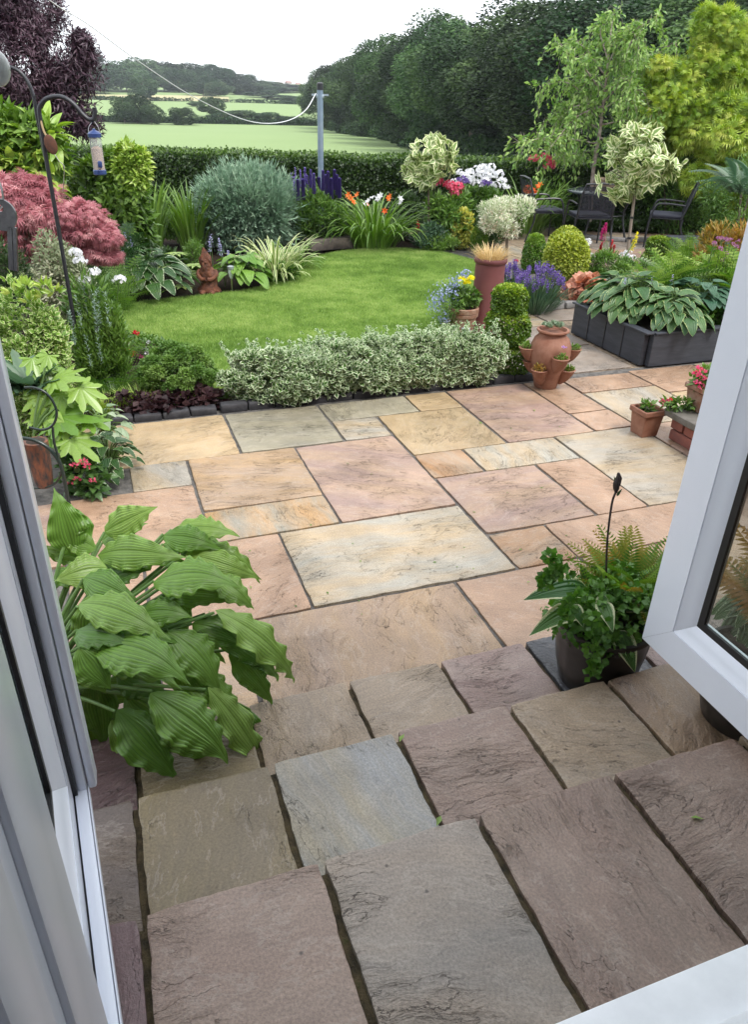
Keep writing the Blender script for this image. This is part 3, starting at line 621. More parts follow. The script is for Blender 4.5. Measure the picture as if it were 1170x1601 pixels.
blocks('edging',[(.62,4.60,0),(2.98,4.61,0)],.075,.066,.17,EDG,'row of black edging stones between patio and the low variegated hedge','edging',-.02)
blocks('edging',[(-.62,4.60,0),(.60,4.60,0)],.08,.055,.17,EDG,'dark edging stones half hidden by purple heuchera leaves','edging',-.02)
GSET=mat('grey_sett',(.16,.155,.16),.8,(.24,.23,.22),20,.5,40)
e1=[G(x,y) for x,y in ((836,492),(862,484),(895,480),(925,474))]
blocks('kerb_edging',[tuple(p) for p in e1],.11,.07,.22,GSET,'grey sett edging curving in front of the lavender bed','edging')
blocks('kerb_edging',[tuple(G(x,y)) for x,y in ((1072,376),(1010,378),(960,377),(905,372))],.1,.06,.3,GSET,'low grey kerb along the far side of the seating terrace','edging')
blocks('bed_stone',[tuple(G(x,y)) for x,y in ((482,392),(510,389),(548,386))],.22,.14,.42,mat('bed_stone',(.07,.06,.055),.9,(.16,.13,.11),8,.8,20),'rough brown stones edging the bed behind the lawn','stones')
# raised planter
rp=empty('raised_planter',(3.99,4.6,0),'dark grey painted raised planter full of hostas and ferns','planter')
def wall_planks(x0,y0,x1,y1,h,th,parent,m,rows=2,nm='plank',seg=None):
    a=Vector((x0,y0,0)); b=Vector((x1,y1,0)); l=(b-a).length; an=math.atan2(y1-y0,x1-x0)
    for k in range(rows):
        hh=h/rows; bm=bm_new(); c=(a+b)/2; bm_box(bm,(c.x,c.y,hh*(k+.5)),(l,th,hh-.004),an,bev=.005)
        bm_obj(nm,bm,m,parent,smooth=False)
PH=.26
for x0,y0,x1,y1 in [(3.965,4.625,3.965,5.60),(3.99,4.60,6.4,4.60),(3.99,5.60,6.4,5.60),(6.375,4.625,6.375,5.575)]: wall_planks(x0,y0,x1,y1,PH,.05,rp,SLATEP,1 if y0==y1 else 1)
for y in (4.88,5.12,5.36): 
    bm=bm_new(); bm_box(bm,(3.938,y,PH/2),(.006,.012,PH-.01)); bm_obj('panel_joint',bm,BLK,rp,smooth=False)
bm=bm_new(); bm_box(bm,(5.18,5.1,.12),(2.36,.94,.24)); bm_obj('soil',bm,SOIL,rp,smooth=False)
bm=bm_new(); bm_box(bm,(3.96,5.10,PH+.008),(.075,1.04,.016),bev=.004); bm_box(bm,(5.20,4.60,PH+.0085),(2.40,.075,.015),bev=.004); bm_obj('capping',bm,SLATEP,rp,smooth=False)
# brick pier with coping and pots on it
bp_=empty('brick_pier',(3.3,3.0,0),'low red brick step with a rough stone coping, partly behind the right door','brick step')
BRK=mat('red_brick',(.26,.085,.06),.85,(.16,.065,.055),9,.6,50); 
bx0=3.20; by1=3.36
for k in range(2):
    for i in range(5):
        bm=bm_new(); y=by1-.11-i*.225-(.11 if k else 0); bm_box(bm,(bx0+.05,y,.035+.075*k),(.10,.213,.066),bev=.005); bmesh.ops.subdivide_edges(bm,edges=bm.edges[:],cuts=1)
        for v in bm.verts: v.co+=.004*noise.noise_vector(v.co*30)
        bm_obj('brick',bm,BRK,bp_)
    for i in range(3):
        bm=bm_new(); x=bx0+.215+i*.225-(.11 if k else 0); bm_box(bm,(x+.0,by1-.05+.001,.035+.075*k),(.213,.10,.066),bev=.005); bm_obj('brick',bm,BRK,bp_)
bm=bm_new(); bm_box(bm,(bx0+.42,by1-.58,.074),(.72,1.02,.146)); bm_obj('mortar_core',bm,MORT,bp_,smooth=False)
bm=bm_new(); bm_box(bm,(bx0+.43,by1-.57,.172),(.95,1.22,.04),bev=.004); bmesh.ops.subdivide_edges(bm,edges=bm.edges[:],cuts=6)
for v in bm.verts: v.co+=.007*noise.noise_vector(v.co*18)
bm_obj('coping',bm,mat('coping_stone',(.16,.145,.13),.8,(.09,.085,.07),12,.8,30),bp_)
def sq_pot(name,c,s,h,label,m=TERRA,rz=0,taper=.8):
    r=empty(name,c,label,'pot'); bm=bm_new(); rings=[]
    for k,z in ((taper,0),(.97,h*.8),(1.08,h*.8+.002),(1.12,h*.82),(1.12,h*.985),(1.08,h),(.93,h),(.9,h*.85)):
        rings.append([bm.verts.new(Vector(c)+Matrix.Rotation(rz,3,'Z')@Vector((x*s/2*k,y*s/2*k,z))) for x,y in ((-1,-1),(1,-1),(1,1),(-1,1))])
    for a,b in zip(rings,rings[1:]):
        for i in range(4): bm.faces.new((a[i],a[(i+1)%4],b[(i+1)%4],b[i]))
    bm.faces.new(rings[0][::-1]); bmesh.ops.bevel(bm,geom=[e for e in bm.edges if abs((e.verts[0].co-e.verts[1].co).z)>h*.1 or True],offset=.004,segments=1,affect='EDGES')
    bm_obj('body',bm,m,r,smooth=False)
    bm=bm_new(); vs=[bm.verts.new(Vector(c)+Matrix.Rotation(rz,3,'Z')@Vector((x*s*.46,y*s*.46,h*.88))) for x,y in ((-1,-1),(1,-1),(1,1),(-1,1))]; bm.faces.new(vs); bm_obj('soil',bm,SOIL,r,smooth=False)
    return r
def turned_pot(name,c,prof,label,m,n=40,soil=.9,jit=0,parts=None,cat='pot'):
    r=empty(name,c,label,cat); bm=bm_new(); bm_lathe(bm,prof,c,n,jit=jit); bm_obj('body',bm,m,r)
    rt,zt=prof[-1]; bm=bm_new(); bm_lathe(bm,[(rt*.99,zt-.003),(rt*.7,zt+.006),(.01,zt+.008)],c,n); bm_obj('soil',bm,SOIL,r)
    return r
p1=Vector((3.10,3.47,0)); sq_pot('square_pot',p1,.145,.175,'square terracotta pot standing on the slabs beside the brick step',rz=.0)
p2=G(1099,641,.195); sq_pot('square_pot',p2,.17,.16,'square terracotta pot standing on top of the brick step',TERRAB)
# strawberry pot
sp0=G(853,604); sp=empty('strawberry_pot',sp0,'terracotta strawberry pot with side pockets of succulents at the patio edge','pot')
k=lambda px: px/1156*5.15
prof=[(.0,0),(.085,0),(.092,.01),(.118,.10),(.150,.20),(.163,.27),(.158,.33),(.135,.385),(.108,.41),(.103,.425),(.116,.432),(.128,.445),(.125,.455),(.108,.455),(.095,.43),(.0,.425)]
bm=bm_new(); bm_lathe(bm,[(max(r*.9,.001),z*.93) for r,z in prof],sp0,48,cap=False); bm_obj('body',bm,TERRA,sp)
def pocket(ang,z,rr_,s=1.0):
    "cup growing out of the wall"
    d=HR*math.cos(ang)-HD*math.sin(ang); t=Vector((-d.y,d.x,0)); bm=bm_new(); rings=[]
    for u,r,dz in ((0,.012,-.088),(.02,.030,-.06),(.034,.042,-.025),(.040,.047,0),(.042,.050,.006),(.040,.047,.010),(.036,.041,.004),(.030,.03,-.012)):
        c=sp0+d*(rr_+u*s*.9-.012)+Vector((0,0,z+dz*s)); rings.append([bm.verts.new(c+(d*math.cos(a)+t*math.sin(a))*r*s) for a in np.linspace(0,2*PI,25)[:-1]])
    for a,b in zip(rings,rings[1:]):
        for i in range(24): bm.faces.new((a[i],a[(i+1)%24],b[(i+1)%24],b[i]))
    bm.faces.new(rings[-1]); bm_obj('pocket',bm,TERRA,sp); return sp0+d*(rr_+.035*s)+Vector((0,0,z))
POCK=[pocket(a,z*.93,r*.9,s*.92) for a,z,r,s in ((PI*1.0,.300,.150,1.3),(PI*.42,.275,.150,1.35),(.0,.30,.150,1.25),(PI*.70,.165,.118,1.35),(PI*.12,.150,.118,1.3),(PI*1.45,.285,.15,1.1),(PI*1.02,.19,.13,1.0))]
# chimney pot
cp0=G(757,519); cb=fwd(cp0); ch=AT(766,403,cb).z
turned_pot('chimney_pot',cp0,[(.140,0),(.140,.03),(.134,.05),(.128,ch-.045),(.137,ch-.038),(.143,ch-.025),(.143,ch-.010),(.137,ch),(.120,ch),(.115,ch-.05)],'tall plum red chimney pot planted with blond grass',mat('plum_clay',(.13,.036,.038),.62,(.165,.052,.048),5,.2,30),48,cat='planter')
# round terracotta pot with yellow marigolds
mg0=G(722,524); turned_pot('terracotta_pot',mg0,[(.085,0),(.09,.01),(.118,.17),(.128,.175),(.130,.20),(.125,.205),(.132,.21),(.134,.245),(.128,.25),(.112,.25),(.108,.22)],'weathered terracotta pot with swags, holding yellow marigolds',TERRAB,40,jit=.004)
# the two dark pots by the door
def dark_pot(c,R,h,label):
    r=empty('dark_pot',c,label,'pot'); bm=bm_new(); n=72
    prof=[(.72,0),(.76,.02),(.90,.35),(.98,.7),(1.0,.9),(1.04,.93),(1.06,.96),(1.04,1.0),(.96,1.0),(.93,.93)]
    rings=[]
    for k_,z in prof:
        rings.append([bm.verts.new(c+Vector((math.cos(a),math.sin(a),0))*R*k_*(1-(.02 if (i%12)==0 and z<.9 else 0))+Vector((0,0,z*h))) for i,a in enumerate(np.linspace(0,2*PI,n+1)[:-1])])
    for a,b in zip(rings,rings[1:]):
        for i in range(n): bm.faces.new((a[i],a[(i+1)%n],b[(i+1)%n],b[i]))
    bm.faces.new(rings[0][::-1]); bm_obj('body',bm,mat('dark_glaze',(.016,.015,.014),.35,(.035,.03,.027),12,.3,25),r)
    bm=bm_new(); bm_lathe(bm,[(R*.95,h*.93),(R*.5,h*.96),(.005,h*.97)],c,32); bm_obj('soil',bm,SOIL,r); return r
dp=G(940,1078,RIS); dp1=Vector((dp.x+.01,dp.y+.06,RIS)); dark_pot(dp1,.150,.25,'dark ribbed pot of mixed foliage and a dried flower stalk, behind the right door')
dp2=G(1142,1125,2*RIS); dp2=Vector((max(dp2.x,1.56),dp2.y,2*RIS)); dark_pot(dp2,.14,.22,'second dark pot, in the shade beneath the right door')
# pot of the near hosta
hp0=Vector((-.36,1.86,0)); turned_pot('dark_planter',hp0,[(.10,0),(.11,.05),(.14,.22),(.145,.24),(.15,.27),(.13,.27),(.125,.24)],'dark pot that the big ribbed hosta grows out of, mostly hidden by the left door',mat('dark_plastic',(.02,.02,.022),.5),cat='pot')
# ---- furniture on the terrace
def chair(c,rz,label,group='metal garden chairs round the table'):
    r=empty('garden_chair',c,label,'chair',group); M=Matrix.Translation(c)@Matrix.Rotation(rz,4,'Z')@Matrix.Diagonal((1,1,.92,1))
    def tube(nm,pts,rad=.013,n=8):
        bm=bm_new(); bm_tube(bm,[M@Vector(p) for p in pts],rad,n); bm_obj(nm,bm,BLK,r)
    # local: +Y is the way the sitter faces
    w_=.27
    for s in (-1,1):
        tube('leg',curve_pts([(s*w_,.26,0),(s*w_,.25,.35),(s*w_,.20,.60),(s*w_,.10,.655),(s*w_,-.20,.64)],18))
        tube('leg',curve_pts([(s*w_,-.30,0),(s*w_,-.20,.30),(s*w_,-.20,.44)],8))
    back=[(-.25,-.18,.44),(-.25,-.27,.78),(-.22,-.31,.93),(0,-.315,.945),(.22,-.31,.93),(.25,-.27,.78),(.25,-.18,.44)]
    tube('back_frame',back,.014)
    bm=bm_new(); q=[]
    for i in range(7):
        t=i/6; y=-.19-.115*t**1.05; z=.47+.43*t; q.append([bm.verts.new(M@Vector((x,y+.0-.012*(1-(x/.24)**2),z))) for x in (-.235,-.12,0,.12,.235)])
    for a,b in zip(q,q[1:]):
        for i in range(4): bm.faces.new((a[i],a[i+1],b[i+1],b[i]))
    bmesh.ops.solidify(bm,geom=bm.faces[:],thickness=.006); bm_obj('backrest',bm,BACK,r)
    bm=bm_new(); bm_box(bm,(0,0,0),(.50,.46,.012),bev=.004)
    for v in bm.verts: v.co=M@Vector((v.co.x,v.co.y+.02,v.co.z+.435))
    bm_obj('seat',bm,BLK,r)
    bm=bm_new(); vs=bm_box(bm,(0,0,0),(.47,.45,.05),bev=.018)
    for v in vs: v.co=M@Vector((v.co.x,v.co.y+.03,v.co.z+.468+.008*math.cos(v.co.x*6)))
    bm_obj('cushion',bm,CUSH,r)
    return r
def meshmat():
    m,n,o=newmat('mesh_back'); L=n.links; p=N(n,'ShaderNodeBsdfPrincipled',i_Roughness=.6); p.inputs['Base Color'].default_value=(.035,.038,.055,1); t=N(n,'ShaderNodeBsdfTransparent'); mx=N(n,'ShaderNodeMixShader',i_0=.72); L.new(t.outputs[0],mx.inputs[1]); L.new(p.outputs[0],mx.inputs[2]); L.new(mx.outputs[0],o.inputs[0]); return m
BACK=meshmat()
ya=math.atan2(HD.y,HD.x)-PI/2   # rotation that points local +Y along the heading
tb=G(944,382,0); 
chair(G(914,384)-HD*.05,ya+.10,'black mesh chair with its back to the viewer, in front of the table')
chair(G(1036,384),ya+1.25,'black mesh chair to the right of the table, turned sideways',)
chair(G(842,374),ya-1.42,'black mesh chair with a grey cushion, left of the table')
chair(G(952,345),ya+PI+.05,'dark mesh chair on the far side of the table')
tt=empty('garden_table',tb,'round black metal garden table with a glass top on the terrace','table'); TR=.55
tz=.67; tc=Vector((G(934,372).x,G(934,372).y,0))
bm=bm_new(); bm_lathe(bm,[(TR-.01,tz-.022),(TR,tz-.018),(TR,tz),(TR-.012,tz+.004),(.001,tz+.004)],tc,48); bm_obj('tabletop',bm,mat('table_glass',(.05,.06,.075),.12,(.07,.08,.09),6),tt)
for i in range(4):
    a=i*PI/2+.5; bm=bm_new(); bm_tube(bm,curve_pts([tc+Vector((math.cos(a)*.46,math.sin(a)*.46,0)),tc+Vector((math.cos(a)*.36,math.sin(a)*.36,.36)),tc+Vector((math.cos(a)*.44,math.sin(a)*.44,tz-.02))],12),.016,8); bm_obj('leg',bm,BLK,tt)
bm=bm_new(); bm_tube(bm,[tc+Vector((math.cos(a)*.36,math.sin(a)*.36,.36)) for a in np.linspace(0,2*PI,33)],.009,6); bm_obj('brace',bm,BLK,tt)
turned_pot('half_barrel',tc+Vector((0,0,tz+.004))+HR*.02,[(.16,0),(.175,.05),(.185,.12),(.19,.17),(.175,.172),(.17,.15)],'brown wooden tub standing on the garden table',mat('barrel_wood',(.10,.07,.045),.8,(.20,.15,.10),9,.5,20,stretch=(1,1,.2)),24)
# dark lidded box on the terrace
bc=G(1120,430); sb=empty('storage_box',bc,'dark panelled planter box with a flat rim at the terrace edge, under purple chives','box')
b0=G(1080,412); b0=Vector((b0.x,b0.y,0)); ux=Vector((.85,-.25,0)).normalized(); uy=Vector((-ux.y,ux.x,0)); bh=AT(1080,385,fwd(b0)).z; an=math.atan2(ux.y,ux.x)
cc=b0+ux*.48+uy*.40
for nm,d,s in (('panel',(0,-.40),(.92,.04)),('panel',(0,.40),(.92,.04)),('panel',(-.46,0),(.04,.76)),('panel',(.46,0),(.04,.76))):
    bm=bm_new(); p=cc+ux*d[0]+uy*d[1]; bm_box(bm,(p.x,p.y,bh/2),(s[0],s[1],bh-.03),an,bev=.003); bm_obj(nm,bm,SLATEP,sb,smooth=False)
for i in range(5):
    bm=bm_new(); p=cc-uy*.428+ux*(-.44+.22*i); bm_box(bm,(p.x,p.y,bh/2-.01),(.05,.016,bh-.045),an,bev=.003); bm_obj('batten',bm,SLATEP,sb,smooth=False)
for i in range(4):
    bm=bm_new(); p=cc-ux*.488+uy*(-.36+.24*i); bm_box(bm,(p.x,p.y,bh/2-.01),(.016,.05,bh-.045),an,bev=.003); bm_obj('batten',bm,SLATEP,sb,smooth=False)
bm=bm_new(); bm_box(bm,(cc.x,cc.y,bh-.008),(1.04,.92,.032),an,bev=.005); bm_obj('lid',bm,SLATEP,sb,smooth=False)
# ---- washing line post and line
pl0=W(0,0); pb=11.9
q0=AT(502,300,pb); q1=AT(498,138,pb)
po=empty('line_post',(q0.x,q0.y,0),'tall blue-grey metal washing line post in front of the clipped hedge','post')
bm=bm_new(); bm_lathe(bm,[(.042,-.05),(.042,q1.z),(.03,q1.z+.01)],(q0.x,q0.y,0),20); bm_obj('pole',bm,mat('galvanised_blue',(.17,.24,.33),.4,(.25,.31,.38),6,metal=.4),po)
bm=bm_new(); bm_lathe(bm,[(.048,q1.z-.02),(.048,q1.z+.06),(.02,q1.z+.075)],(q0.x,q0.y,0),16); bm_obj('cap',bm,BLK,po)
bm=bm_new(); bm_box(bm,(q0.x,q0.y,q1.z-.08),(.24,.02,.024),-YA); bm_box(bm,(q0.x,q0.y,q1.z-.10),(.11,.06,.05),-YA,bev=.008); bm_obj('bracket',bm,mat('zinc',(.35,.42,.48),.4,metal=.6),po)
lp=[AT(*t) for t in ((494,146,pb),(478,172,11.2),(452,188,10.4),(415,193,9.6),(372,184,8.6),(300,150,7.2),(215,95,5.6),(140,40,4.4),(88,8,3.7),(20,-45,3.0),(-80,-130,2.4))]
bm=bm_new(); bm_tube(bm,curve_pts(lp,80),[.0065-.0050*i/80 for i in range(81)],6); tag(bm_obj('washing_line',bm,mat('pale_line',(.60,.62,.64),.5)),'thin pale washing line sagging from the top of the metal post','washing line')
# ---- shepherd crooks, feeder, ornament
hb=4.62
def crook(pts,rad,label,hookpts=None):
    r=empty('garden_crook',pts[0],label,'hanging pole','black metal crooks'); bm=bm_new(); bm_tube(bm,pts,rad,8); bm_obj('pole',bm,BLK,r)
    if hookpts: bm=bm_new(); bm_tube(bm,hookpts,rad,10); bm_obj('hook',bm,BLK,r)
    return r
g1=G(134,612); hb=fwd(g1)
P=[AT(*t,hb) for t in ((134,612),(122,540),(105,440),(88,340),(72,250),(62,185),(61,168),(70,156),(85,151),(100,153),(115,163),(128,178),(139,187),(146,186),(148,178),(147,168))]
cp=P[:6]; hk=curve_pts(P[5:],36)
crook([Vector(g1)]+[p for p in P[1:6]],.0125,'near black crook pole with the blue-capped seed feeder on its hook',hk)
P2=[AT(*t,hb+.02) for t in ((70,245),(57,180),(52,150),(44,130),(30,112),(10,104),(-12,108),(-22,120))]
g2=P2[0]; crook([g2]+P2[1:3],.010,'second black crook pole arching away to the left',curve_pts(P2[2:],20))
fb=hb-.0
fd0=AT(151,236,fb); fdr=empty('bird_feeder',fd0,'clear tube bird feeder with blue cap and base, half full of seed','bird feeder')
zt=AT(147,208,fb).z; zb=AT(155,272,fb).z; sl_=AT(149,232,fb).z; fx,fy=fd0.x,fd0.y
rF=.034
BLUE=mat('blue_plastic',(.025,.05,.16),.3)
def acryl():
    m,n,o=newmat('clear_tube'); L=n.links; t=N(n,'ShaderNodeBsdfTransparent'); t.inputs[0].default_value=(.85,.86,.88,1); g=N(n,'ShaderNodeBsdfPrincipled',i_Roughness=.1); g.inputs['Base Color'].default_value=(.7,.7,.75,1); mx=N(n,'ShaderNodeMixShader',i_0=.28); L.new(t.outputs[0],mx.inputs[1]); L.new(g.outputs[0],mx.inputs[2]); L.new(mx.outputs[0],o.inputs[0]); return m
bm=bm_new(); bm_lathe(bm,[(rF,zb+.01),(rF,zt-.01)],(fx,fy,0),24,cap=False); bm_obj('tube',bm,acryl(),fdr)
bm=bm_new(); bm_lathe(bm,[(rF*.93,zb+.01),(rF*.93,sl_),(.01,sl_+.012)],(fx,fy,0),20); bm_obj('seed',bm,mat('seed',(.58,.42,.26),.9,(.20,.12,.07),160,.9,200),fdr)
bm=bm_new(); bm_lathe(bm,[(rF*1.12,zt-.022),(rF*1.15,zt-.003),(rF*.7,zt+.010),(rF*.3,zt+.014),(rF*.25,zt+.022),(.003,zt+.024)],(fx,fy,0),24); bm_obj('cap',bm,BLUE,fdr)
bm=bm_new(); bm_lathe(bm,[(rF*.9,zb-.006),(rF*1.12,zb),(rF*1.12,zb+.02),(rF,zb+.024)],(fx,fy,0),24); bm_obj('base',bm,BLUE,fdr)
bm=bm_new(); bm_box(bm,(fx+HR.x*.02-HD.x*rF,fy+HR.y*.02-HD.y*rF,zb+.055),(.026,.012,.036),-YA,bev=.006); bm_tube(bm,[Vector((fx,fy,zb+.025))-HD*rF+HR*.01,Vector((fx,fy,zb+.022))-HD*(rF+.05)+HR*.03],.004,6); bm_obj('feeding_port',bm,BLUE,fdr)
ht=AT(146,188,fb)
for s in (-1,1): bm=bm_new(); bm_tube(bm,curve_pts([Vector((fx,fy,zt-.01))+HR*rF*s,Vector((fx,fy,zt+.03))+HR*rF*.8*s,ht],10),.0016,5); bm_obj('hanger',bm,STEEL,fdr)
oc=AT(79,226,hb-.03); orn=empty('hanging_ornament',oc,'rusty brown leaf-shaped ornament hanging from the crook','ornament')
bm=bm_new(); bmesh.ops.create_uvsphere(bm,u_segments=20,v_segments=12,radius=1,matrix=Matrix.Translation(oc)@Matrix.Rotation(-YA,4,'Z')@Matrix.Rotation(-.25,4,'Y')@Matrix.Diagonal((.037,.010,.054,1))); bm_obj('disc',bm,mat('rust',(.12,.045,.022),.8,(.06,.028,.02),30,.5,80),orn)
bm=bm_new(); bm_tube(bm,curve_pts([AT(62,184,hb),AT(68,205,hb-.02),AT(74,215,hb-.03)],8),.006,6); bm_obj('cord',bm,mat('rope',(.33,.24,.13),.9),orn)
bm=bm_new(); bm_tube(bm,curve_pts([AT(84,240,hb-.03),AT(92,252,hb-.03),AT(100,262,hb-.03),AT(98,300,hb-.03)],8),.0025,6); bm_obj('chain',bm,STEEL,orn)
# ---- plant stand by the left door
GRN=mat('green_black_metal',(.018,.03,.026),.25)
ps0=G(112,803); psb=fwd(ps0); psr=empty('plant_stand',ps0,'dark green metal plant stand with curled hoops, by the left door','plant stand')
def ptube(nm,px,rad,n=26,b=None):
    bm=bm_new(); bm_tube(bm,curve_pts([AT(x,y,(b or psb)+d) for x,y,d in px],n),rad,10); bm_obj(nm,bm,GRN,psr)
ptube('leg',[(111,806,0),(106,780,0),(97,735,0),(88,715,0),(72,698,0),(52,688,0),(30,684,0)],.009)
ptube('hoop',[(38,606,.0),(52,606,0),(68,612,0),(80,624,0),(88,642,0),(86,658,0),(78,668,0),(64,672,0),(45,668,0)],.006)
ptube('leg',[(82,668,0),(84,690,0),(90,712,0),(96,735,0)],.006)
ptube('hoop',[(96,735,0),(92,748,.03),(84,757,.05),(70,762,.05),(50,764,.05)],.005)
bm=bm_new(); c=ps0+Vector((0,0,.02)); bm_lathe(bm,[(.013,-.02),(.013,.012),(.009,.016)],c,12); bm_obj('foot',bm,GRN,psr)
gp=AT(62,722,psb+.08); turned_pot('patterned_pot',Vector((gp.x,gp.y,gp.z-.13)),[(.035,0),(.042,.02),(.050,.12),(.052,.2),(.056,.21),(.056,.24),(.048,.24)],'brown and dark patterned pot held in the green metal stand',mat('patterned_glaze',(.25,.09,.045),.5,(.03,.04,.045),55,.3,60,stretch=(1,1,.35)))
# ---- rusty carved figure on the bed edge
gn0=G(327,456); gb=fwd(gn0); gh=AT(320,388,gb).z
gr=empty('garden_statue',gn0,'small rust-brown carved bearded gnome figure in a pointed hat at the lawn edge','statue')
def sk_body():
    bm=bm_new(); n=20; H_=gh
    prof=[(.11,0,0),(.115,.04,0),(.085,.14,.0),(.075,.26,.01),(.085,.40,.0),(.078,.50,-.01),(.055,.58,-.01),(.060,.66,-.012),(.062,.74,-.01),(.050,.82,-.012),(.030,.91,-.016),(.010,1.0,-.022)]
    rings=[]
    for r,t,dx in prof:
        rings.append([bm.verts.new(gn0+HR*(dx+math.cos(a)*r*1.05)+HD*(math.sin(a)*r*.85)+Vector((0,0,t*H_))+.020*noise.noise_vector(Vector((math.cos(a)*3,math.sin(a)*3,t*14)))) for a in np.linspace(0,2*PI,n+1)[:-1]])
    for a,b in zip(rings,rings[1:]):
        for i in range(n): bm.faces.new((a[i],a[(i+1)%n],b[(i+1)%n],b[i]))
    bm.faces.new(rings[0][::-1]); bm.faces.new(rings[-1]); return bm
RUST=mat('rusty_carving',(.16,.052,.022),.75,(.06,.022,.014),22,1,30,bd=.012)
bm_obj('body',sk_body(),RUST,gr)
gz=lambda t:Vector((0,0,t*gh))
bm=bm_new(); bmesh.ops.create_uvsphere(bm,u_segments=12,v_segments=8,radius=1,matrix=Matrix.Translation(gn0+gz(.60)-HD*.045)@Matrix.Diagonal((.045,.025,.075,1)))
for v in bm.verts: v.co+=.010*noise.noise_vector(v.co*40)
bm_obj('beard',bm,RUST,gr)
bm=bm_new(); bmesh.ops.create_uvsphere(bm,u_segments=10,v_segments=8,radius=.013,matrix=Matrix.Translation(gn0+gz(.705)-HD*.062)); bm_obj('nose',bm,RUST,gr)
for s in (-1,1):
    bm=bm_new(); bm_tube(bm,curve_pts([gn0+gz(.50)+HR*.075*s,gn0+gz(.40)+HR*.09*s-HD*.03,gn0+gz(.32)+HR*.045*s-HD*.075,gn0+gz(.33)+HR*.01*s-HD*.082],10),[.026]*4+[.022]*4+[.02]*3,8); bm_obj('arm',bm,RUST,gr)
    bm=bm_new(); bmesh.ops.create_uvsphere(bm,u_segments=8,v_segments=6,radius=1,matrix=Matrix.Translation(gn0+gz(.02)+HR*.05*s-HD*.10)@Matrix.Diagonal((.035,.06,.03,1))); bm_obj('boot',bm,RUST,gr)
# ---- solar lights
def solar(px,py,top,label,b=None):
    g=G(px,py); bb=fwd(g); h=AT(px,top,bb).z; r=empty('solar_light',g,label,'garden light','small solar stake lights'); c=(g.x,g.y,0)
    bm=bm_new(); bm_lathe(bm,[(.008,-.03),(.008,h*.5)],c,10); bm_obj('stake',bm,STEEL,r)
    bm=bm_new(); bm_lathe(bm,[(.012,h*.5),(.026,h*.62),(.030,h*.85)],c,16); bm_obj('shade',bm,mat('frosted_cup',(.62,.68,.68),.25),r)
    bm=bm_new(); bm_lathe(bm,[(.030,h*.85),(.036,h*.87),(.036,h*.96),(.02,h)],c,16); bm_obj('cap',bm,mat('grey_cap',(.30,.33,.34),.35,metal=.5),r)
solar(363,456,415,'solar stake light beside the rusty gnome figure')
solar(690,392,360,'solar stake light beside the golden shrub across the lawn')
solar(726,548,512,'pale capped solar light rising out of the low variegated hedge')
# ------------------------------------------------------------------ plants: machinery
UP=np.array((0,0,1.0)); hr=np.array(HR); hd=np.array(HD)
def unit(a): return a/np.maximum(np.linalg.norm(a,axis=-1,keepdims=True),1e-9)
def rvec(n): return unit(RNG.normal(size=(n,3)))
def crown_pts(n,c,rx,ry,rz,lumps=14,lr=.42,shell=(.6,1.05),low=-1.0,ax=(hr,hd)):
    "points and outward directions on a lumpy ellipsoid; returns P, O, clump number"
    c=np.array(c); ax0,ax1=ax
    if lumps:
        d=rvec(lumps*4); d=d[d[:,2]>low][:lumps]; k=len(d)
        cen=d*np.array((rx,ry,rz))*(1-lr*.8)*RNG.uniform(.8,1.05,(k,1)); rad=lr*RNG.uniform(.75,1.25,k)
        idx=RNG.integers(0,k+2,n); o=rvec(n); s=RNG.uniform(shell[0],shell[1],(n,1))
        cen=np.concatenate([cen,np.zeros((2,3))]); rad=np.concatenate([rad,[.72,.72]])
        p=cen[idx]+o*s*rad[idx][:,None]*np.array((rx,ry,rz))
        pn=p/np.array((rx,ry,rz)); keep=np.ones(n,bool)
        for j in range(len(cen)):
            dd=np.linalg.norm((p-cen[j])/np.array((rx,ry,rz)),axis=1); keep&=~((dd<rad[j]*.62)&(idx!=j))
        p=p[keep];o=o[keep];idx=idx[keep]
    else:
        o=rvec(n); p=o*RNG.uniform(shell[0],shell[1],(n,1))*np.array((rx,ry,rz)); idx=RNG.integers(0,12,n)
    o=unit(o*np.array((1/rx,1/ry,1/rz)))
    P=c+p[:,:1]*ax0+p[:,1:2]*ax1+p[:,2:]*UP; O=o[:,:1]*ax0+o[:,1:2]*ax1+o[:,2:]*UP
    return P,O,idx
def leaves(acc,P,O,idx,tmpl,L,up=.3,out=.8,rnd=.8,w=1.0,cl=.5,nrm=(.6,.8,.5),lj=.3,droop=0):
    n=len(P); cr=RNG.random(int(idx.max())+2 if n else 1)
    D=O*out+UP*(up-droop)+rvec(n)*rnd; Nn=O*nrm[0]+UP*nrm[1]+rvec(n)*nrm[2]
    ll=L*(1+RNG.uniform(-lj,lj,n)); acc.inst(tmpl,P,D,Nn,ll,ll*w,cl*cr[idx]+(1-cl)*RNG.random(n))
def plant(name,label,cat,base,group=None): return empty(name,Vector(base),label,cat,group)
WOOD=mat('bark',(.10,.075,.055),.9,(.17,.14,.11),12,.6,40,stretch=(1,1,.2)); BIRCH=mat('birch_bark',(.42,.36,.32),.7,(.18,.12,.10),9,.5,30,stretch=(1,1,1.5)); STEMG=mat('green_stem',(.07,.13,.03),.5); STEMD=mat('dark_stem',(.03,.02,.02),.6)
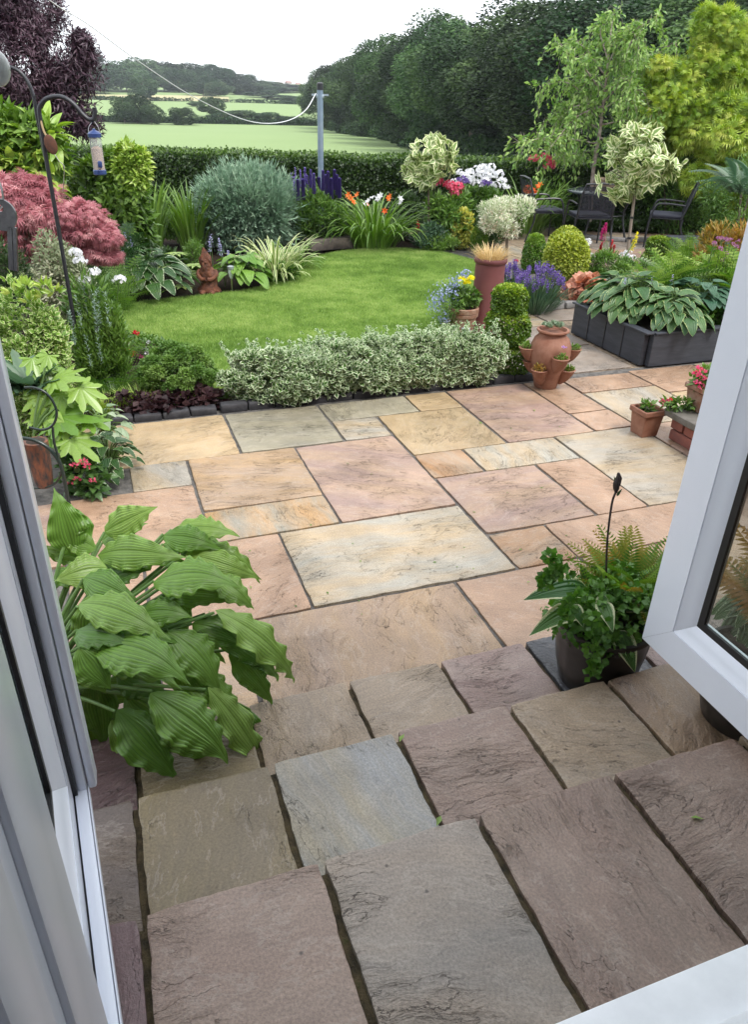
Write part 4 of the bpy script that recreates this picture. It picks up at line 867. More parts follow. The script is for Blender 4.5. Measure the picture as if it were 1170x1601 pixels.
def shrub(name,label,cat,box,b,m,n,L,tmpl=LEAF,depth=.8,lumps=14,lr=.42,shell=(.6,1.05),low=-1,stem=True,group=None,zb=None,shoots=0,**k):
    c,w_,z0,z1=box_dims(*box,b); 
    if zb is not None: z0=zb
    r=plant(name,label,cat,(c.x,c.y,max(z0,-.04)),group); a=Acc(); cc=(c.x,c.y,(z0+z1)/2)
    P,O,i=crown_pts(n,cc,w_/2,w_/2*depth,(z1-z0)/2,lumps,lr,shell,low); P=P[:]; kk=P[:,2]>-.03; leaves(a,P[kk],O[kk],i[kk],tmpl,L,**k)
    for _ in range(shoots):
        p=Vector(cc)+HR*rd.uniform(-.45,.45)*w_+HD*rd.uniform(-.1,.1); p.z=z1-.05; q=14; t=RNG.random((q,1)); d=unit(np.array((rd.uniform(-.5,.5),rd.uniform(-.5,.5),1))); a.inst(LEAFR,np.array(p)+d*t*.11,rvec(q)+UP*.3,rvec(q)+UP,.026)
    a.build('foliage',m,r)
    if stem:
        bm=bm_new()
        for s in range(5):
            q=Vector((c.x,c.y,0))+HR*rd.uniform(-.2,.2)*w_*.5; e=Vector(cc)+HR*rd.uniform(-.5,.5)*w_*.5+HD*rd.uniform(-.3,.3)*w_*.5+Vector((0,0,(z1-z0)*.2)); bm_tube(bm,curve_pts([(q.x,q.y,-.03),q.lerp(e,.5)+Vector((0,0,.02)),e],6),[.014*w_,.013*w_,.012*w_,.010*w_,.008*w_,.006*w_,.004*w_],5)
        bm_obj('stem',bm,WOOD,r)
    return r,cc,w_,z0,z1
def blade(acc,base,d,L,w_,arch,rnd_,n=8,up=1.0,twist=0,fold=.25,lean=.25):
    "one arching strap leaf; d = outward horizontal unit"
    d=np.array(d);base=np.array(base); side=np.cross(d,UP); side/=np.linalg.norm(side); V=[];A=[];Q=[]; p=base.copy(); ang=PI/2-lean
    for i in range(n+1):
        t=i/n; ww=w_*.5*(math.sin(PI*min(1,.12+t*.88))**.6 if t<1 else 0)+.0004; tv=d*math.cos(ang)+UP*math.sin(ang); nv=np.cross(side,tv)
        V+=[p-side*ww+nv*ww*fold,p.copy(),p+side*ww+nv*ww*fold]; A+=[(rnd_,1,t,0),(rnd_,0,t,0),(rnd_,1,t,0)]
        p=p+tv*L/n; ang-=arch*(0.25+1.6*t)/n
    for i in range(n):
        for j in range(2): q=i*3+j; Q.append((q,q+1,q+4,q+3))
    acc.raw(V,None,Q,A)
def strap_clump(name,label,px,z,m,n,L,w_,arch=1.8,spread=.12,group=None,lean=(.1,.6),bounds=None,b=None):
    base=G(px[0],px[1]) if b is None else AT(px[0],px[1],b); r=plant(name,label,name.replace('_',' '),(base.x,base.y,z),group); a=Acc()
    for i in range(n):
        th=rd.uniform(0,2*PI); d=(math.cos(th),math.sin(th),0); rr_=spread*rd.random()**.5
        blade(a,(base.x+math.cos(th)*rr_,base.y+math.sin(th)*rr_,z),d,L*rd.uniform(.6,1.1),w_*rd.uniform(.8,1.2),arch*rd.uniform(.5,1.3),rd.random(),9,lean=rd.uniform(*lean))
    a.build('foliage',m,r); return r,base
def flower_heads(parent,pts,part,m,size,kind='cluster',n=24,mat2=None):
    "each head a part of its plant"
    for p in pts:
        p=np.array(p); a=Acc()
        if kind=='cluster': o=rvec(n); o[:,2]=np.abs(o[:,2])*.9-.25; o=unit(o); a.inst(ROS,p+o*size*np.array((1,1,.7))*RNG.uniform(.75,1,(n,1)),rvec(n)*.5+np.cross(o,rvec(n)),o,size*.34)
        elif kind=='spike':
            n=int(n*1.8); t=RNG.random(n); o=rvec(n); o[:,2]*=.3; a.inst(LEAFR,p+np.stack([o[:,0]*min(size*.16,.011)*(1.1-t),o[:,1]*min(size*.16,.011)*(1.1-t),(t-.5)*size],1),o+UP*.5,o*.4+UP,min(size*.19,.019))
        elif kind=='single':
            d=unit(np.array(-hd)*.8+UP*.7+rvec(1)[0]*.5); a.inst(ROS,p[None],np.cross(d,rvec(1)),d[None],size)
        elif kind=='lily':
            d=unit(np.array(-hd)*.6+UP*.6+rvec(1)[0]*.6); tm=T_merge([T_xf(T_leaf(.42,.05,.25,.55),i*PI/3,1,(0,0,0),.75) for i in range(6)]); a.inst(tm,p[None],np.cross(d,rvec(1)),d[None],size)
        elif kind=='pom':
            o=rvec(n); o[:,2]=np.abs(o[:,2]); a.inst(LEAFR,p+o*size*.35,o+rvec(n)*.5,o,size*.55)
        a.build(part,m,parent)
def stems(parent,segs,r=.003,m=None,name='stem'):
    bm=bm_new()
    for s in segs: bm_tube(bm,s,r,5)
    return bm_obj(name,bm,m or STEMG,parent)
def petal(name,cols,rough=.5,tr=.35,**k): return leafmat(name,cols,rough=rough,tr=tr,spec=.3,**k)
WHITE=petal('white_petal',[(.75,.76,.80),(.85,.85,.86)]); PINK=petal('pink_petal',[(.62,.08,.16),(.75,.16,.25)]); RED=petal('red_petal',[(.50,.02,.03),(.65,.04,.07)]); ORG=petal('orange_petal',[(.70,.12,.03),(.80,.22,.05)]); YEL=petal('yellow_petal',[(.82,.74,.03),(.88,.84,.08)]); PURP=petal('purple_petal',[(.13,.07,.30),(.24,.15,.45)]); LAV=petal('lavender_petal',[(.09,.05,.22),(.17,.11,.36),(.27,.20,.46)]); LILAC=petal('lilac_petal',[(.35,.33,.55),(.55,.55,.72)]); BLU=petal('pale_blue_petal',[(.25,.30,.55),(.50,.56,.75)]); MAG=petal('magenta_petal',[(.62,.06,.30),(.75,.15,.42)]); SALM=petal('salmon_petal',[(.72,.22,.18),(.8,.35,.28)])
def fern(name,label,px,z,m,n,L,b,tmpl=FRONDS,group=None,lean=(.2,.9),spread=.05,cat='fern'):
    c=AT(px[0],px[1],b); r=plant(name,label,cat,(c.x,c.y,z),group); a=Acc(); th=RNG.uniform(0,2*PI,n); el=RNG.uniform(*lean,n)
    D=np.stack([np.cos(th)*np.sin(el),np.sin(th)*np.sin(el),np.cos(el)],1); Nn=np.stack([-np.cos(th)*np.cos(el),-np.sin(th)*np.cos(el),np.sin(el)],1)+rvec(n)*.15
    P=np.stack([c.x+np.cos(th)*spread,c.y+np.sin(th)*spread,np.full(n,z)],1); ll=L*RNG.uniform(.7,1.1,n); a.inst(tmpl,P,D,Nn,ll,ll,None); a.build('foliage',m,r); return r
def hosta(name,label,base,m,n,L,R,H,group=None,tmpl=HOST,pet=True,lean=(.2,1.0)):
    r=plant(name,label,'hosta',base,group); a=Acc(); b=np.array(base); seg=[]
    for i in range(n):
        th=rd.uniform(0,2*PI); q=rd.random()**.6; d=np.array((math.cos(th),math.sin(th),0)); p=b+d*R*q*.75+UP*H*(1.05-.65*q*q)*rd.uniform(.8,1.1)
        dr=d*1.0+UP*(.35-.9*q)+rvec(1)[0]*.15; nn=UP*1.0+d*.5+rvec(1)[0]*.2; l=L*rd.uniform(.75,1.15); a.inst(tmpl,p[None],dr[None],nn[None],[l],[l],[rd.random()]); seg.append([Vector(b+UP*.0),Vector(b+(p-b)*.5+UP*H*.25),Vector(p)])
    a.build('leaf_mass',m,r,smooth=True)
    if pet: stems(r,[curve_pts(s,5) for s in seg],.004)
    return r
def spikes_from(parent,base_pts,tops,m,part,size,n=22,sm=None,kind='spike'):
    stems(parent,[curve_pts([b,(Vector(b)+Vector(t))/2+Vector(rvec(1)[0])*.02,t],5) for b,t in zip(base_pts,tops)],.003,sm or STEMG)
    flower_heads(parent,tops,part,m,size,kind,n)
# leaf materials
g=leafmat
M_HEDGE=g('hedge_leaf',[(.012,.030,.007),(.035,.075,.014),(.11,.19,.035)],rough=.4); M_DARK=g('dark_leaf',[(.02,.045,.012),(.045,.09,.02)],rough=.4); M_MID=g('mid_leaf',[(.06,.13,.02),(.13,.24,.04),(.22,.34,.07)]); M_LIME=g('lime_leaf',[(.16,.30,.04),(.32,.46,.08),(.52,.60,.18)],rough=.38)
M_GOLD=g('gold_leaf',[(.13,.21,.03),(.33,.40,.05),(.56,.58,.12)]); M_GOLDG=g('gold_edged_leaf',[(.10,.20,.03),(.18,.28,.04)],edge=(.62,.60,.14),eth=.6); M_EUON=g('variegated_euonymus_leaf',[(.05,.13,.025),(.12,.24,.05)],edge=(.70,.78,.56),eth=.53); M_EUONG=g('green_gold_euonymus_leaf',[(.12,.25,.04),(.24,.40,.07)],edge=(.66,.72,.36),eth=.62)
M_JUN=g('juniper_needle',[(.11,.20,.13),(.22,.34,.23),(.36,.48,.34)],rough=.55,tr=.15); M_PURP=g('purple_leaf',[(.022,.010,.020),(.055,.026,.042),(.13,.075,.10)],rough=.45,tr=.2); M_PINKA=g('pink_acer_leaf',[(.20,.05,.06),(.45,.16,.19),(.68,.38,.38)],rough=.5)
M_GRN=g('green_leaf',[(.045,.11,.02),(.10,.20,.035),(.18,.30,.06)]); M_BLUEG=g('blue_green_leaf',[(.045,.10,.055),(.10,.18,.10)],rough=.45); M_HOST=g('hosta_leaf',[(.05,.13,.045),(.10,.20,.06)],edge=(.42,.50,.20),eth=.88,ribs=6,rough=.36); M_HOSTB=g('hosta_blue_leaf',[(.045,.12,.07),(.09,.19,.11)],ribs=6,rough=.4); M_HOSTD=g('hosta_dark_leaf',[(.03,.085,.025),(.06,.14,.03)],edge=(.55,.62,.42),eth=.86,ribs=6,rough=.33)
M_STRAP=g('strap_leaf',[(.07,.15,.02),(.13,.24,.04),(.20,.32,.07)],rough=.4); M_STRIPE=g('striped_strap',[(.10,.20,.03),(.17,.28,.05)],edge=(.62,.64,.36),eth=.45); M_FERN=g('fern_leaf',[(.05,.13,.02),(.15,.28,.04),(.32,.44,.10)]); M_FERND=g('dark_fern_leaf',[(.018,.05,.015),(.04,.09,.025)]); M_FERNO=g('bronze_fern_leaf',[(.12,.17,.03),(.34,.22,.05),(.45,.25,.08)])
M_RHOD=g('variegated_rhodo_leaf',[(.16,.26,.06),(.25,.35,.10)],edge=(.72,.74,.46),eth=.52); M_SALIX=g('pink_white_willow_leaf',[(.12,.24,.07),(.30,.40,.18),(.66,.68,.52),(.82,.82,.70),(.80,.50,.45)],rough=.5); M_HEU=g('heuchera_leaf',[(.28,.07,.05),(.48,.20,.12),(.60,.34,.24)]); M_HEUP=g('purple_heuchera_leaf',[(.015,.010,.012),(.04,.018,.022),(.08,.04,.04)],rough=.55,spec=.25)
M_BIRCH=g('birch_leaf',[(.10,.21,.04),(.21,.35,.08),(.36,.50,.15)]); M_ACERY=g('golden_acer_leaf',[(.10,.20,.02),(.22,.35,.035),(.38,.49,.06),(.55,.56,.12)]); M_SILV=g('silver_leaf',[(.20,.30,.24),(.34,.42,.36)]); M_YGRN=g('yellow_green_leaf',[(.16,.30,.02),(.30,.45,.04)]); M_BOX=g('box_leaf',[(.05,.12,.015),(.13,.25,.03),(.30,.42,.07)]); M_BLOND=g('blond_grass',[(.50,.36,.16),(.68,.52,.28),(.60,.45,.22)])
M_CREEP=g('creeper_leaf',[(.05,.14,.02),(.12,.26,.04)]); M_WOOD=g('woodland_leaf',[(.007,.018,.007),(.026,.055,.018),(.095,.155,.05)],rough=.6,tr=.2,spec=.2); M_FAR=g('far_leaf',[(.015,.035,.018),(.04,.075,.035),(.085,.13,.06)],rough=.7,tr=.1,spec=.1)
# ------------------------------------------------------------------ the wood on the right and trees over the fields
def far_tree_mesh(seed,n,leaf,m,tall=1.0,name='crown',bottom=.02):
    "unit tree: height 1, crown radius about .33"
    global RNG
    old=RNG; RNG=np.random.default_rng(seed); a=Acc(); X=np.array((1.,0,0)); Y=np.array((0,1.,0))
    P,O,i=crown_pts(n,(0,0,.5+bottom),.35,.35,.50,24,.33,(.78,1.02),-.9,(X,Y)); leaves(a,P,O,i,LEAFR,leaf,up=-.1,out=.3,rnd=.8,cl=.6,nrm=(.9,.6,.5))
    RNG=old; return a.mesh(name)
CRV=[far_tree_mesh(s,30000,.017,M_WOOD) for s in (1,2,3)]; CRF=[far_tree_mesh(s,15000,.030,M_FAR,bottom=-.02) for s in (11,12,13,14)]
def trunk_mesh():
    bm=bm_new(); bm_tube(bm,[(0,0,-.05),(0,0,.2),(.01,0,.5),(.0,.01,.8)],[.03,.024,.015,.004],8)
    for s in range(4): a=s*1.7; bm_tube(bm,[(0,0,.25+.1*s),(math.cos(a)*.12,math.sin(a)*.12,.4+.1*s),(math.cos(a)*.2,math.sin(a)*.2,.55+.09*s)],[.012,.008,.003],6)
    me=bpy.data.meshes.new('trunk'); bm.to_mesh(me); bm.free(); me.materials.append(WOOD); return me
TRK=trunk_mesh()
for mm_ in (M_WOOD,M_FAR):   # every tree its own shade of green
    n_=mm_.node_tree; oi=n_.nodes.new('ShaderNodeObjectInfo'); hsn=[x for x in n_.nodes if x.type=='HUE_SAT'][0]; src=hsn.inputs['Color'].links[0].from_socket
    h2_=n_.nodes.new('ShaderNodeHueSaturation'); mv=n_.nodes.new('ShaderNodeMapRange'); mv.inputs[3].default_value=.55; mv.inputs[4].default_value=1.75; n_.links.new(oi.outputs['Random'],mv.inputs[0]); n_.links.new(mv.outputs[0],h2_.inputs['Value'])
    mh=n_.nodes.new('ShaderNodeMapRange'); mh.inputs[3].default_value=.485; mh.inputs[4].default_value=.515; mu_=n_.nodes.new('ShaderNodeMath'); mu_.operation='FRACT'; m7=n_.nodes.new('ShaderNodeMath'); m7.operation='MULTIPLY'; m7.inputs[1].default_value=7.3; n_.links.new(oi.outputs['Random'],m7.inputs[0]); n_.links.new(m7.outputs[0],mu_.inputs[0]); n_.links.new(mu_.outputs[0],mh.inputs[0]); n_.links.new(mh.outputs[0],h2_.inputs['Hue'])
    n_.links.new(src,h2_.inputs['Color']); n_.links.new(h2_.outputs[0],hsn.inputs['Color'])
for me in CRV: me.materials.append(M_WOOD)
for me in CRF: me.materials.append(M_FAR)
def far_tree(name,label,px,D,top,wid=None,kind=0,group=None,base=None,sx=1.0):
    d=ray(px,200); hdir=Vector((d.x,d.y,0)).normalized(); p=hdir*D; z0=terr(p.x,p.y) if base is None else base
    dd=ray(px,top); z1=EYE+dd.z/math.hypot(dd.x,dd.y)*D; h=max(1.0,z1-z0)
    r=empty(name,(p.x,p.y,z0),label,'tree',group,rz=rd.uniform(0,6))
    w_=(wid/F_PX*D*.95/.70 if wid else h*.9)
    me=(CRV if kind==0 else CRF)[rd.randrange(3 if kind==0 else 4)]
    o=bpy.data.objects.new('crown',me); C.objects.link(o); o.parent=r; o.scale=(w_,w_,h*.98)
    t=bpy.data.objects.new('trunk',TRK); C.objects.link(t); t.parent=r; t.scale=(h*.8,h*.8,h)
    return r
ORD=['first','second','third','fourth','fifth','sixth','seventh','eighth','ninth','tenth','eleventh','twelfth','thirteenth','fourteenth','fifteenth','sixteenth','seventeenth','eighteenth','nineteenth','twentieth','twenty-first','twenty-second','twenty-third','twenty-fourth','twenty-fifth','twenty-sixth','twenty-seventh','twenty-eighth','twenty-ninth','thirtieth','thirty-first','thirty-second','thirty-third','thirty-fourth','thirty-fifth']
wood=[(503,205,116,52),(526,178,92,60),(550,152,80,70),(580,128,68,80),(614,108,54,95),(652,92,40,110),(692,78,30,125),(738,69,22,140),(790,62,12,160),(846,57,4,175),(905,53,-2,185),(965,50,-14,195),(1028,48,-22,200),(1092,46,-30,205),(1160,45,-30,210),(1230,45,-30,210)]
for i,(px,D,top,wd) in enumerate(wood):
    far_tree('woodland_tree','dark broadleaf tree, %s from the left in the front row of the wood'%ORD[i],px,D,top+rd.uniform(-6,10),wd*rd.uniform(1.3,1.65),0,'front row of the wood beyond the hedge')
back=[(538,222,84,60),(590,160,60,95),(640,128,36,120),(700,105,18,140),(770,92,4,170),(850,85,-12,190),(940,80,-24,210),(1030,76,-34,220),(1120,74,-44,220),(1200,72,-44,220)]
for i,(px,D,top,wd) in enumerate(back):
    far_tree('woodland_tree','taller dark tree, %s from the left in the back row of the wood'%ORD[i],px,D,top+rd.uniform(-4,8),wd*rd.uniform(1.3,1.7),0,'back row of the wood beyond the hedge')
# undergrowth along the wood's edge
ug=Acc()
for i in range(300):
    t=rd.random(); px=500+t*720; Dd=np.interp(px,[500,548,650,790,1160,1230],[198,148,88,59,42,42]); d=ray(px,200); hh=Vector((d.x,d.y,0)).normalized()*Dd; z=terr(hh.x,hh.y)
    P,O,ii=crown_pts(420,(hh.x,hh.y,z+.5),1.6,1.6,rd.uniform(.8,1.9),0,1,(.7,1)); leaves(ug,P,O,ii,LEAFR,.32,up=.1)
tag(ug.build('undergrowth',M_WOOD),'dark undergrowth and brambles along the foot of the wood','undergrowth',kind='stuff')
# trees over the fields: (px, D, top, width)
ft=[(118,395,100,50),(150,400,106,55),(168,430,84,62),(205,420,98,60),(232,440,92,60),(262,450,98,50),(285,430,112,46),(300,455,103,60),(330,445,104,60),(352,470,112,40),(372,480,118,44),(398,520,122,40),(420,560,128,44),(445,600,132,40),(470,640,134,44),(322,400,124,40),(345,385,132,36),(385,430,138,46),(412,400,142,44),(440,380,150,50),(468,360,152,50),(120,385,112,40),(430,480,136,50),(400,500,130,50),(460,500,138,54)]
for i,(px,D,top,wd) in enumerate(sorted(ft)):
    far_tree('distant_tree','hazy tree on the far hillside, %s from the left of that skyline belt'%ORD[i],px,D,top-(7 if px<400 else 2),wd*1.2,1,'belt of trees on the far hillside')
hz=[(196,186,146,34,'tall round bush at the left of the field boundary'),(216,188,143,40,'widest bush in the middle of the field boundary clump'),(238,185,160,30,'low round bush at the right end of the left boundary clump'),(287,184,166,34,'lone small round bush on the field boundary, apart from the others'),(229,330,112,34,'pale round field tree standing alone in the upper field'),(332,225,148,32,'slender pale green tree beside the boundary hedge under the line'),(352,205,172,40,'dark bush joining the boundary hedge, nearest the slender pale tree'),(385,200,170,56,'long dark bush in the middle of the boundary hedge under the line'),(424,198,174,50,'dark bush of the boundary hedge just left of the line post'),(455,196,180,44,'low dark bush of the boundary hedge right beside the line post'),(310,290,158,20,'tiny distant bush in the upper field')]
for px,D,top,wd,lab in hz: far_tree('field_tree',lab,px,D,top,wd*1.25,1,sx=1)
# pale strip of rough grass and a low hedge line across the fields
def strip(name,pts,D0,D1,zo,m,kind,label=None,cat=None,h=0):
    bm=bm_new(); L0=[];L1=[]
    for px in np.linspace(*pts,60):
        d=ray(px,190); hh=Vector((d.x,d.y,0)).normalized(); a=hh*D0; b=hh*D1; 
        L0.append(bm.verts.new((a.x,a.y,terr(a.x,a.y)+zo-.2+.4*noise.noise(Vector((px*.3,0,0)))*(1 if h else 0)))); L1.append(bm.verts.new((b.x,b.y,terr(b.x,b.y)+zo+(h*(1+.4*noise.noise(Vector((px*.2,3,0)))) if h else 0))))
    for i in range(59): bm.faces.new((L0[i],L0[i+1],L1[i+1],L1[i]))
    return tag(bm_obj(name,bm,m),label,cat,kind=kind)
strip('rough_grass',(60,360),335,385,.35,mat('dry_grass',(.42,.36,.20),.9,(.26,.27,.12),.4),'structure')
fh=Acc()
for i in range(420):
    px=rd.uniform(60,500); d=ray(px,190); hh=Vector((d.x,d.y,0)).normalized()*rd.choice([193,193,193,330]); 
    P,O,ii=crown_pts(120,(hh.x,hh.y,terr(hh.x,hh.y)+.3),1.6,1.6,rd.uniform(.3,1.0),0,1,(.7,1)); leaves(fh,P,O,ii,LEAFR,.45)
tag(fh.build('field_hedge',M_FAR),'thin dark hedgerows dividing the fields','hedgerow')
# far houses
for i,(px,py,D) in enumerate(((438,133,900),(451,131,930),(466,134,960))):
    p=AT(px,py,D); r=empty('far_house',p,['pale house with a red roof, leftmost of the three far away on the skyline','pale house in the middle of the three on the skyline','pale house, rightmost of the three on the skyline'][i],'house')
    bm=bm_new(); bm_box(bm,(p.x,p.y,p.z-1),(6,5,4),YA); bm_obj('wall',bm,mat('far_render',(.42,.40,.37),.8),r,smooth=False)
    bm=bm_new(); 
    for v in bm_box(bm,(0,0,0),(6.6,5.6,2.2)): 
        if v.co.z>0: v.co.y*=.05
        v.co=Matrix.Translation((p.x,p.y,p.z+1.6))@Matrix.Rotation(YA,4,'Z')@v.co
    bm_obj('roof',bm,mat('far_roof',(.25,.13,.10),.8),r,smooth=False)
# ------------------------------------------------------------------ clipped hedge
hbq=13.2; hA=AT(100,238,hbq); hB=AT(1250,268,hbq); hz1=AT(560,249,hbq).z
hg=empty('clipped_hedge',W(-1,hbq,0),'long clipped green hedge between the garden and the field','hedge')
a=Acc(); n=150000; xa=hA.dot(HR)-2; xb=hB.dot(HR)+3
def hz_(x): return np.interp(x,[hA.dot(HR),hB.dot(HR)],[AT(215,240,hbq).z,AT(925,261,hbq).z])
x=RNG.uniform(xa,xb,n); face=RNG.random(n)<.72; ztop=hz_(x)+.03*np.array([noise.noise(Vector((q*1.5,0,0))) for q in x])
yy_=np.where(face,hbq+RNG.normal(0,.05,n),hbq+RNG.uniform(0,.9,n)); z=np.where(face,RNG.uniform(0,1,n)*ztop,ztop+RNG.normal(0,.025,n))
bmp=.06*np.array([noise.noise(Vector((p*2.2,q*2.2,0))) for p,q in zip(x,z)]); yy_=np.where(face,yy_+bmp,yy_)
P=x[:,None]*hr+yy_[:,None]*hd+z[:,None]*UP; O=np.where(face[:,None],-hd,UP)
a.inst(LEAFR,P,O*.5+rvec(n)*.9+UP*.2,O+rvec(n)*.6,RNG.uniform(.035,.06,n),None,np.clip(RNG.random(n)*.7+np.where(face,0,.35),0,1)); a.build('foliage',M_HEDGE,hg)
bm=bm_new(); mid=W((xa+xb)/2,hbq+.5,.42); bm_box(bm,mid,(xb-xa,.75,.78),-YA); bm_obj('inner_twigs',bm,mat('hedge_inside',(.012,.018,.008),.9),hg,smooth=False)

# ------------------------------------------------------------------ the damp air over the fields
def haze():
    m,n,o=newmat('haze_air'); v=N(n,'ShaderNodeVolumePrincipled'); v.inputs['Color'].default_value=(.86,.92,1.0,1); v.inputs['Density'].default_value=.0003; v.inputs['Anisotropy'].default_value=.2; n.links.new(v.outputs[0],o.inputs[1])
    bm=bm_new(); bm_box(bm,(0,0,40),(2300,2300,104)); h=bm_obj('haze',bm,m,smooth=False); h.location.z=0; tag(h,'thin pale damp air fading the far trees',kind='stuff')
haze()
# ------------------------------------------------------------------ the garden's plants
def B(px,py): return fwd(G(px,py))
def tips(box,b,n,jz=.0,dep=.12):
    c,w_,z0,z1=box_dims(*box,b); return [c+HR*rd.uniform(-.5,.5)*w_+HD*rd.uniform(-dep,dep)+Vector((0,0,rd.uniform(z0,z1)-c.z)) for _ in range(n)]
# ---- left border, back to front
r,cc,w_,z0,z1=shrub('purple_tree','dark purple feathery-leaved tree rising at the top left corner','tree',(-150,-90,120,215),8.6,M_PURP,90000,.06,LEAFN,1.0,30,.30,droop=.5,out=.5,cl=.6)
a=Acc(); c=AT(112,170,8.3); 
for (x,y,R) in ((95,150,.35),(120,185,.25),(135,198,.16),(128,75,.18),(118,110,.3),(60,190,.4),(130,88,.12),(125,60,.1)):
    q=AT(x,y,8.4); P,O,i=crown_pts(1500 if R>.2 else 700,q,R,R,R*.8,0,1,(.2,1)); leaves(a,P,O,i,LEAFN,.07,droop=.6,out=.4,cl=.3)
a.build('drooping_branch',M_PURP,r)
bm=bm_new(); bm_tube(bm,curve_pts([(cc[0],cc[1],0),(cc[0]+.05,cc[1],.9),Vector(cc)]),[.09-.003*i for i in range(25)],8); bm_obj('trunk',bm,WOOD,r)
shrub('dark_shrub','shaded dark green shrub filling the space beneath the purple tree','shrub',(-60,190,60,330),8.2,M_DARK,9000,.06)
shrub('climber','yellow-green climber sprawling over the hedge behind the seed feeder','climber',(85,232,230,330),8.9,M_MID,7500,.11,LEAFO,.5,16,.4,up=.1,zb=0)
r,*_=shrub('climber','pale yellow-green bushy climber spilling down the hedge beside the feeder base','climber',(176,224,236,300),8.4,M_LIME,3600,.075,LEAF,.5,16,.36,out=.6,stem=False)
r,cc,w_,z0,z1=shrub('fatsia_shrub','large-leaved lime green shrub behind the crook poles at upper left','shrub',(-60,168,112,330),6.6,M_LIME,1900,.15,HOSTN,.55,14,.36,up=.15,out=.9,rnd=.5,w=.85,nrm=(.8,.9,.3))
a=Acc(); P,O,i=crown_pts(2600,cc,w_/2*.95,w_/2*.5,(z1-z0)/2,12,.4); leaves(a,P,O,i,LEAFO,.12,out=.6); a.build('lower_leaves',M_MID,r)
fern('fern','dark fern between the pink maple and the iris blades',(165,350),.05,M_FERND,34,.75,7.4)
fern('fern','second dark fern arching over the bed, right of the pink maple',(178,385),.0,M_GRN,26,.55,6.9)
r,cc,w_,z0,z1=shrub('pink_maple','low pink-red cut-leaf maple weeping over the left border','shrub',(-70,275,158,418),5.9,M_PINKA,17000,.062,PALMF,.6,40,.22,shell=(.4,1.35),droop=.7,out=.6,low=-.3,cl=.5)
a=Acc()
for x,y,R in ((140,360,.18),(165,372,.12),(120,335,.2),(150,395,.13),(172,400,.08)):
    q=AT(x,y,5.8); P,O,i=crown_pts(900,q,R,R,R*.5,0,1,(.2,1)); leaves(a,P,O,i,PALMF,.05,droop=.7,out=.7)
a.build('trailing_branch',M_PINKA,r)
shrub('variegated_shrub','cream and green small-leaved shrub below the pink maple','shrub',(20,365,142,490),5.2,g('cream_green_leaf',[(.10,.15,.07),(.30,.34,.20),(.62,.60,.45)]),15000,.032,LEAF,.7,18,.36,cl=.6,zb=.1)
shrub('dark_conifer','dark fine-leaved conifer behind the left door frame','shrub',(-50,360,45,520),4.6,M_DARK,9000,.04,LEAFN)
# white phlox and its leafy stems
r,cc,w_,z0,z1=shrub('white_phlox','leafy phlox with white flower heads at the left end of the lawn','flowering plant',(105,425,192,610),4.95,M_GRN,1500,.085,LEAFN,.6,0,.4,shell=(.2,1),up=.8,out=.6,w=1.0,stem=False)
spikes_from(r,[(cc[0],cc[1],.0)]*5,[AT(x,y,4.95) for x,y in ((147,425),(126,408),(186,437),(133,438),(118,395))],WHITE,'flower_head',.042,30,kind='cluster')
r,cc,w_,z0,z1=shrub('rosemary','upright fine-needled green bush with silvery tips beside the crook pole','shrub',(112,455,200,612),4.85,M_MID,15000,.045,LEAFN,.7,12,.4,up=1.4,out=.5,shell=(.3,1.05))
for i in range(14): 
    pass
a=Acc(); t=tips((118,470,190,560),4.78,14)
for q in t: n=60; k=RNG.random(n); o=rvec(n); o[:,2]=.5; a.inst(LEAFN,np.array(q)[None]+UP*(k[:,None]-.5)*.22,o,UP+rvec(n)*.3,.024)
a.build('silvery_shoot',M_SILV,r)
fern('feathery_plant','low feathery grey-green plant arching in front of the rosemary',(175,600),.0,M_GRN,44,.42,4.72,FRONDS,lean=(.6,1.35))
# euonymus, fatsia, hellebore by the left door
shrub('euonymus','green and gold euonymus bush just beyond the left door','shrub',(-40,436,112,690),3.95,M_EUONG,10500,.034,LEAFR,.7,22,.32,cl=.4,up=.5)
a=Acc(); r=plant('young_shrub','pale new leaf shoots standing up from the euonymus','shrub',AT(70,470,3.9))
for x,y in ((40,452),(68,468),(70,452),(20,460),(48,475),(85,460)):
    q=np.array(AT(x,y,3.9)); n=16; o=rvec(n); o[:,2]=np.abs(o[:,2])+.2; a.inst(LEAFO,q[None]+o*.02,o,rvec(n),.05,.045)
a.build('foliage',M_LIME,r)
def leaf_at(acc,x,y,x2,y2,b,b2,tm,w=None,nb=(0,0,1),rnd_=None,face=.7):
    "a big leaf from its base point to its tip point"
    p=np.array(AT(x,y,b)); q=np.array(AT(x2,y2,b2)); L=np.linalg.norm(q-p); nn=UP*1.0+np.array(nb)*0+unit(-p+np.array((0,0,EYE)))*face
    acc.inst(tm,p[None],(q-p)[None],nn[None],[L],[w*L if w else L],[rd.random() if rnd_ is None else rnd_])
M_FATS=g('fatsia_leaf',[(.08,.18,.025),(.14,.27,.04),(.26,.40,.08)],rough=.3)
r=plant('fatsia','glossy lobed light green fatsia at the patio corner, behind the plant stand','shrub',G(110,720)); a=Acc()
for x,y,x2,y2,b in ((70,575,92,612,3.6),(60,600,78,640,3.55),(84,590,128,583,3.55),(95,615,70,655,3.5),(70,640,100,668,3.5),(88,650,150,645,3.45),(125,605,160,640,3.5),(100,660,75,700,3.4),(112,685,155,715,3.35),(100,640,120,672,3.5),(50,560,62,590,3.6),(75,555,60,580,3.62),(60,620,45,660,3.5),(80,680,118,690,3.4),(140,655,168,665,3.45),(56,650,84,660,3.5)):
    a=Acc(); leaf_at(a,x,y,x2,y2,b,b-.08,FAT,.85,rnd_=rd.uniform(.2,1)); a.build('leaf',M_FATS,r)
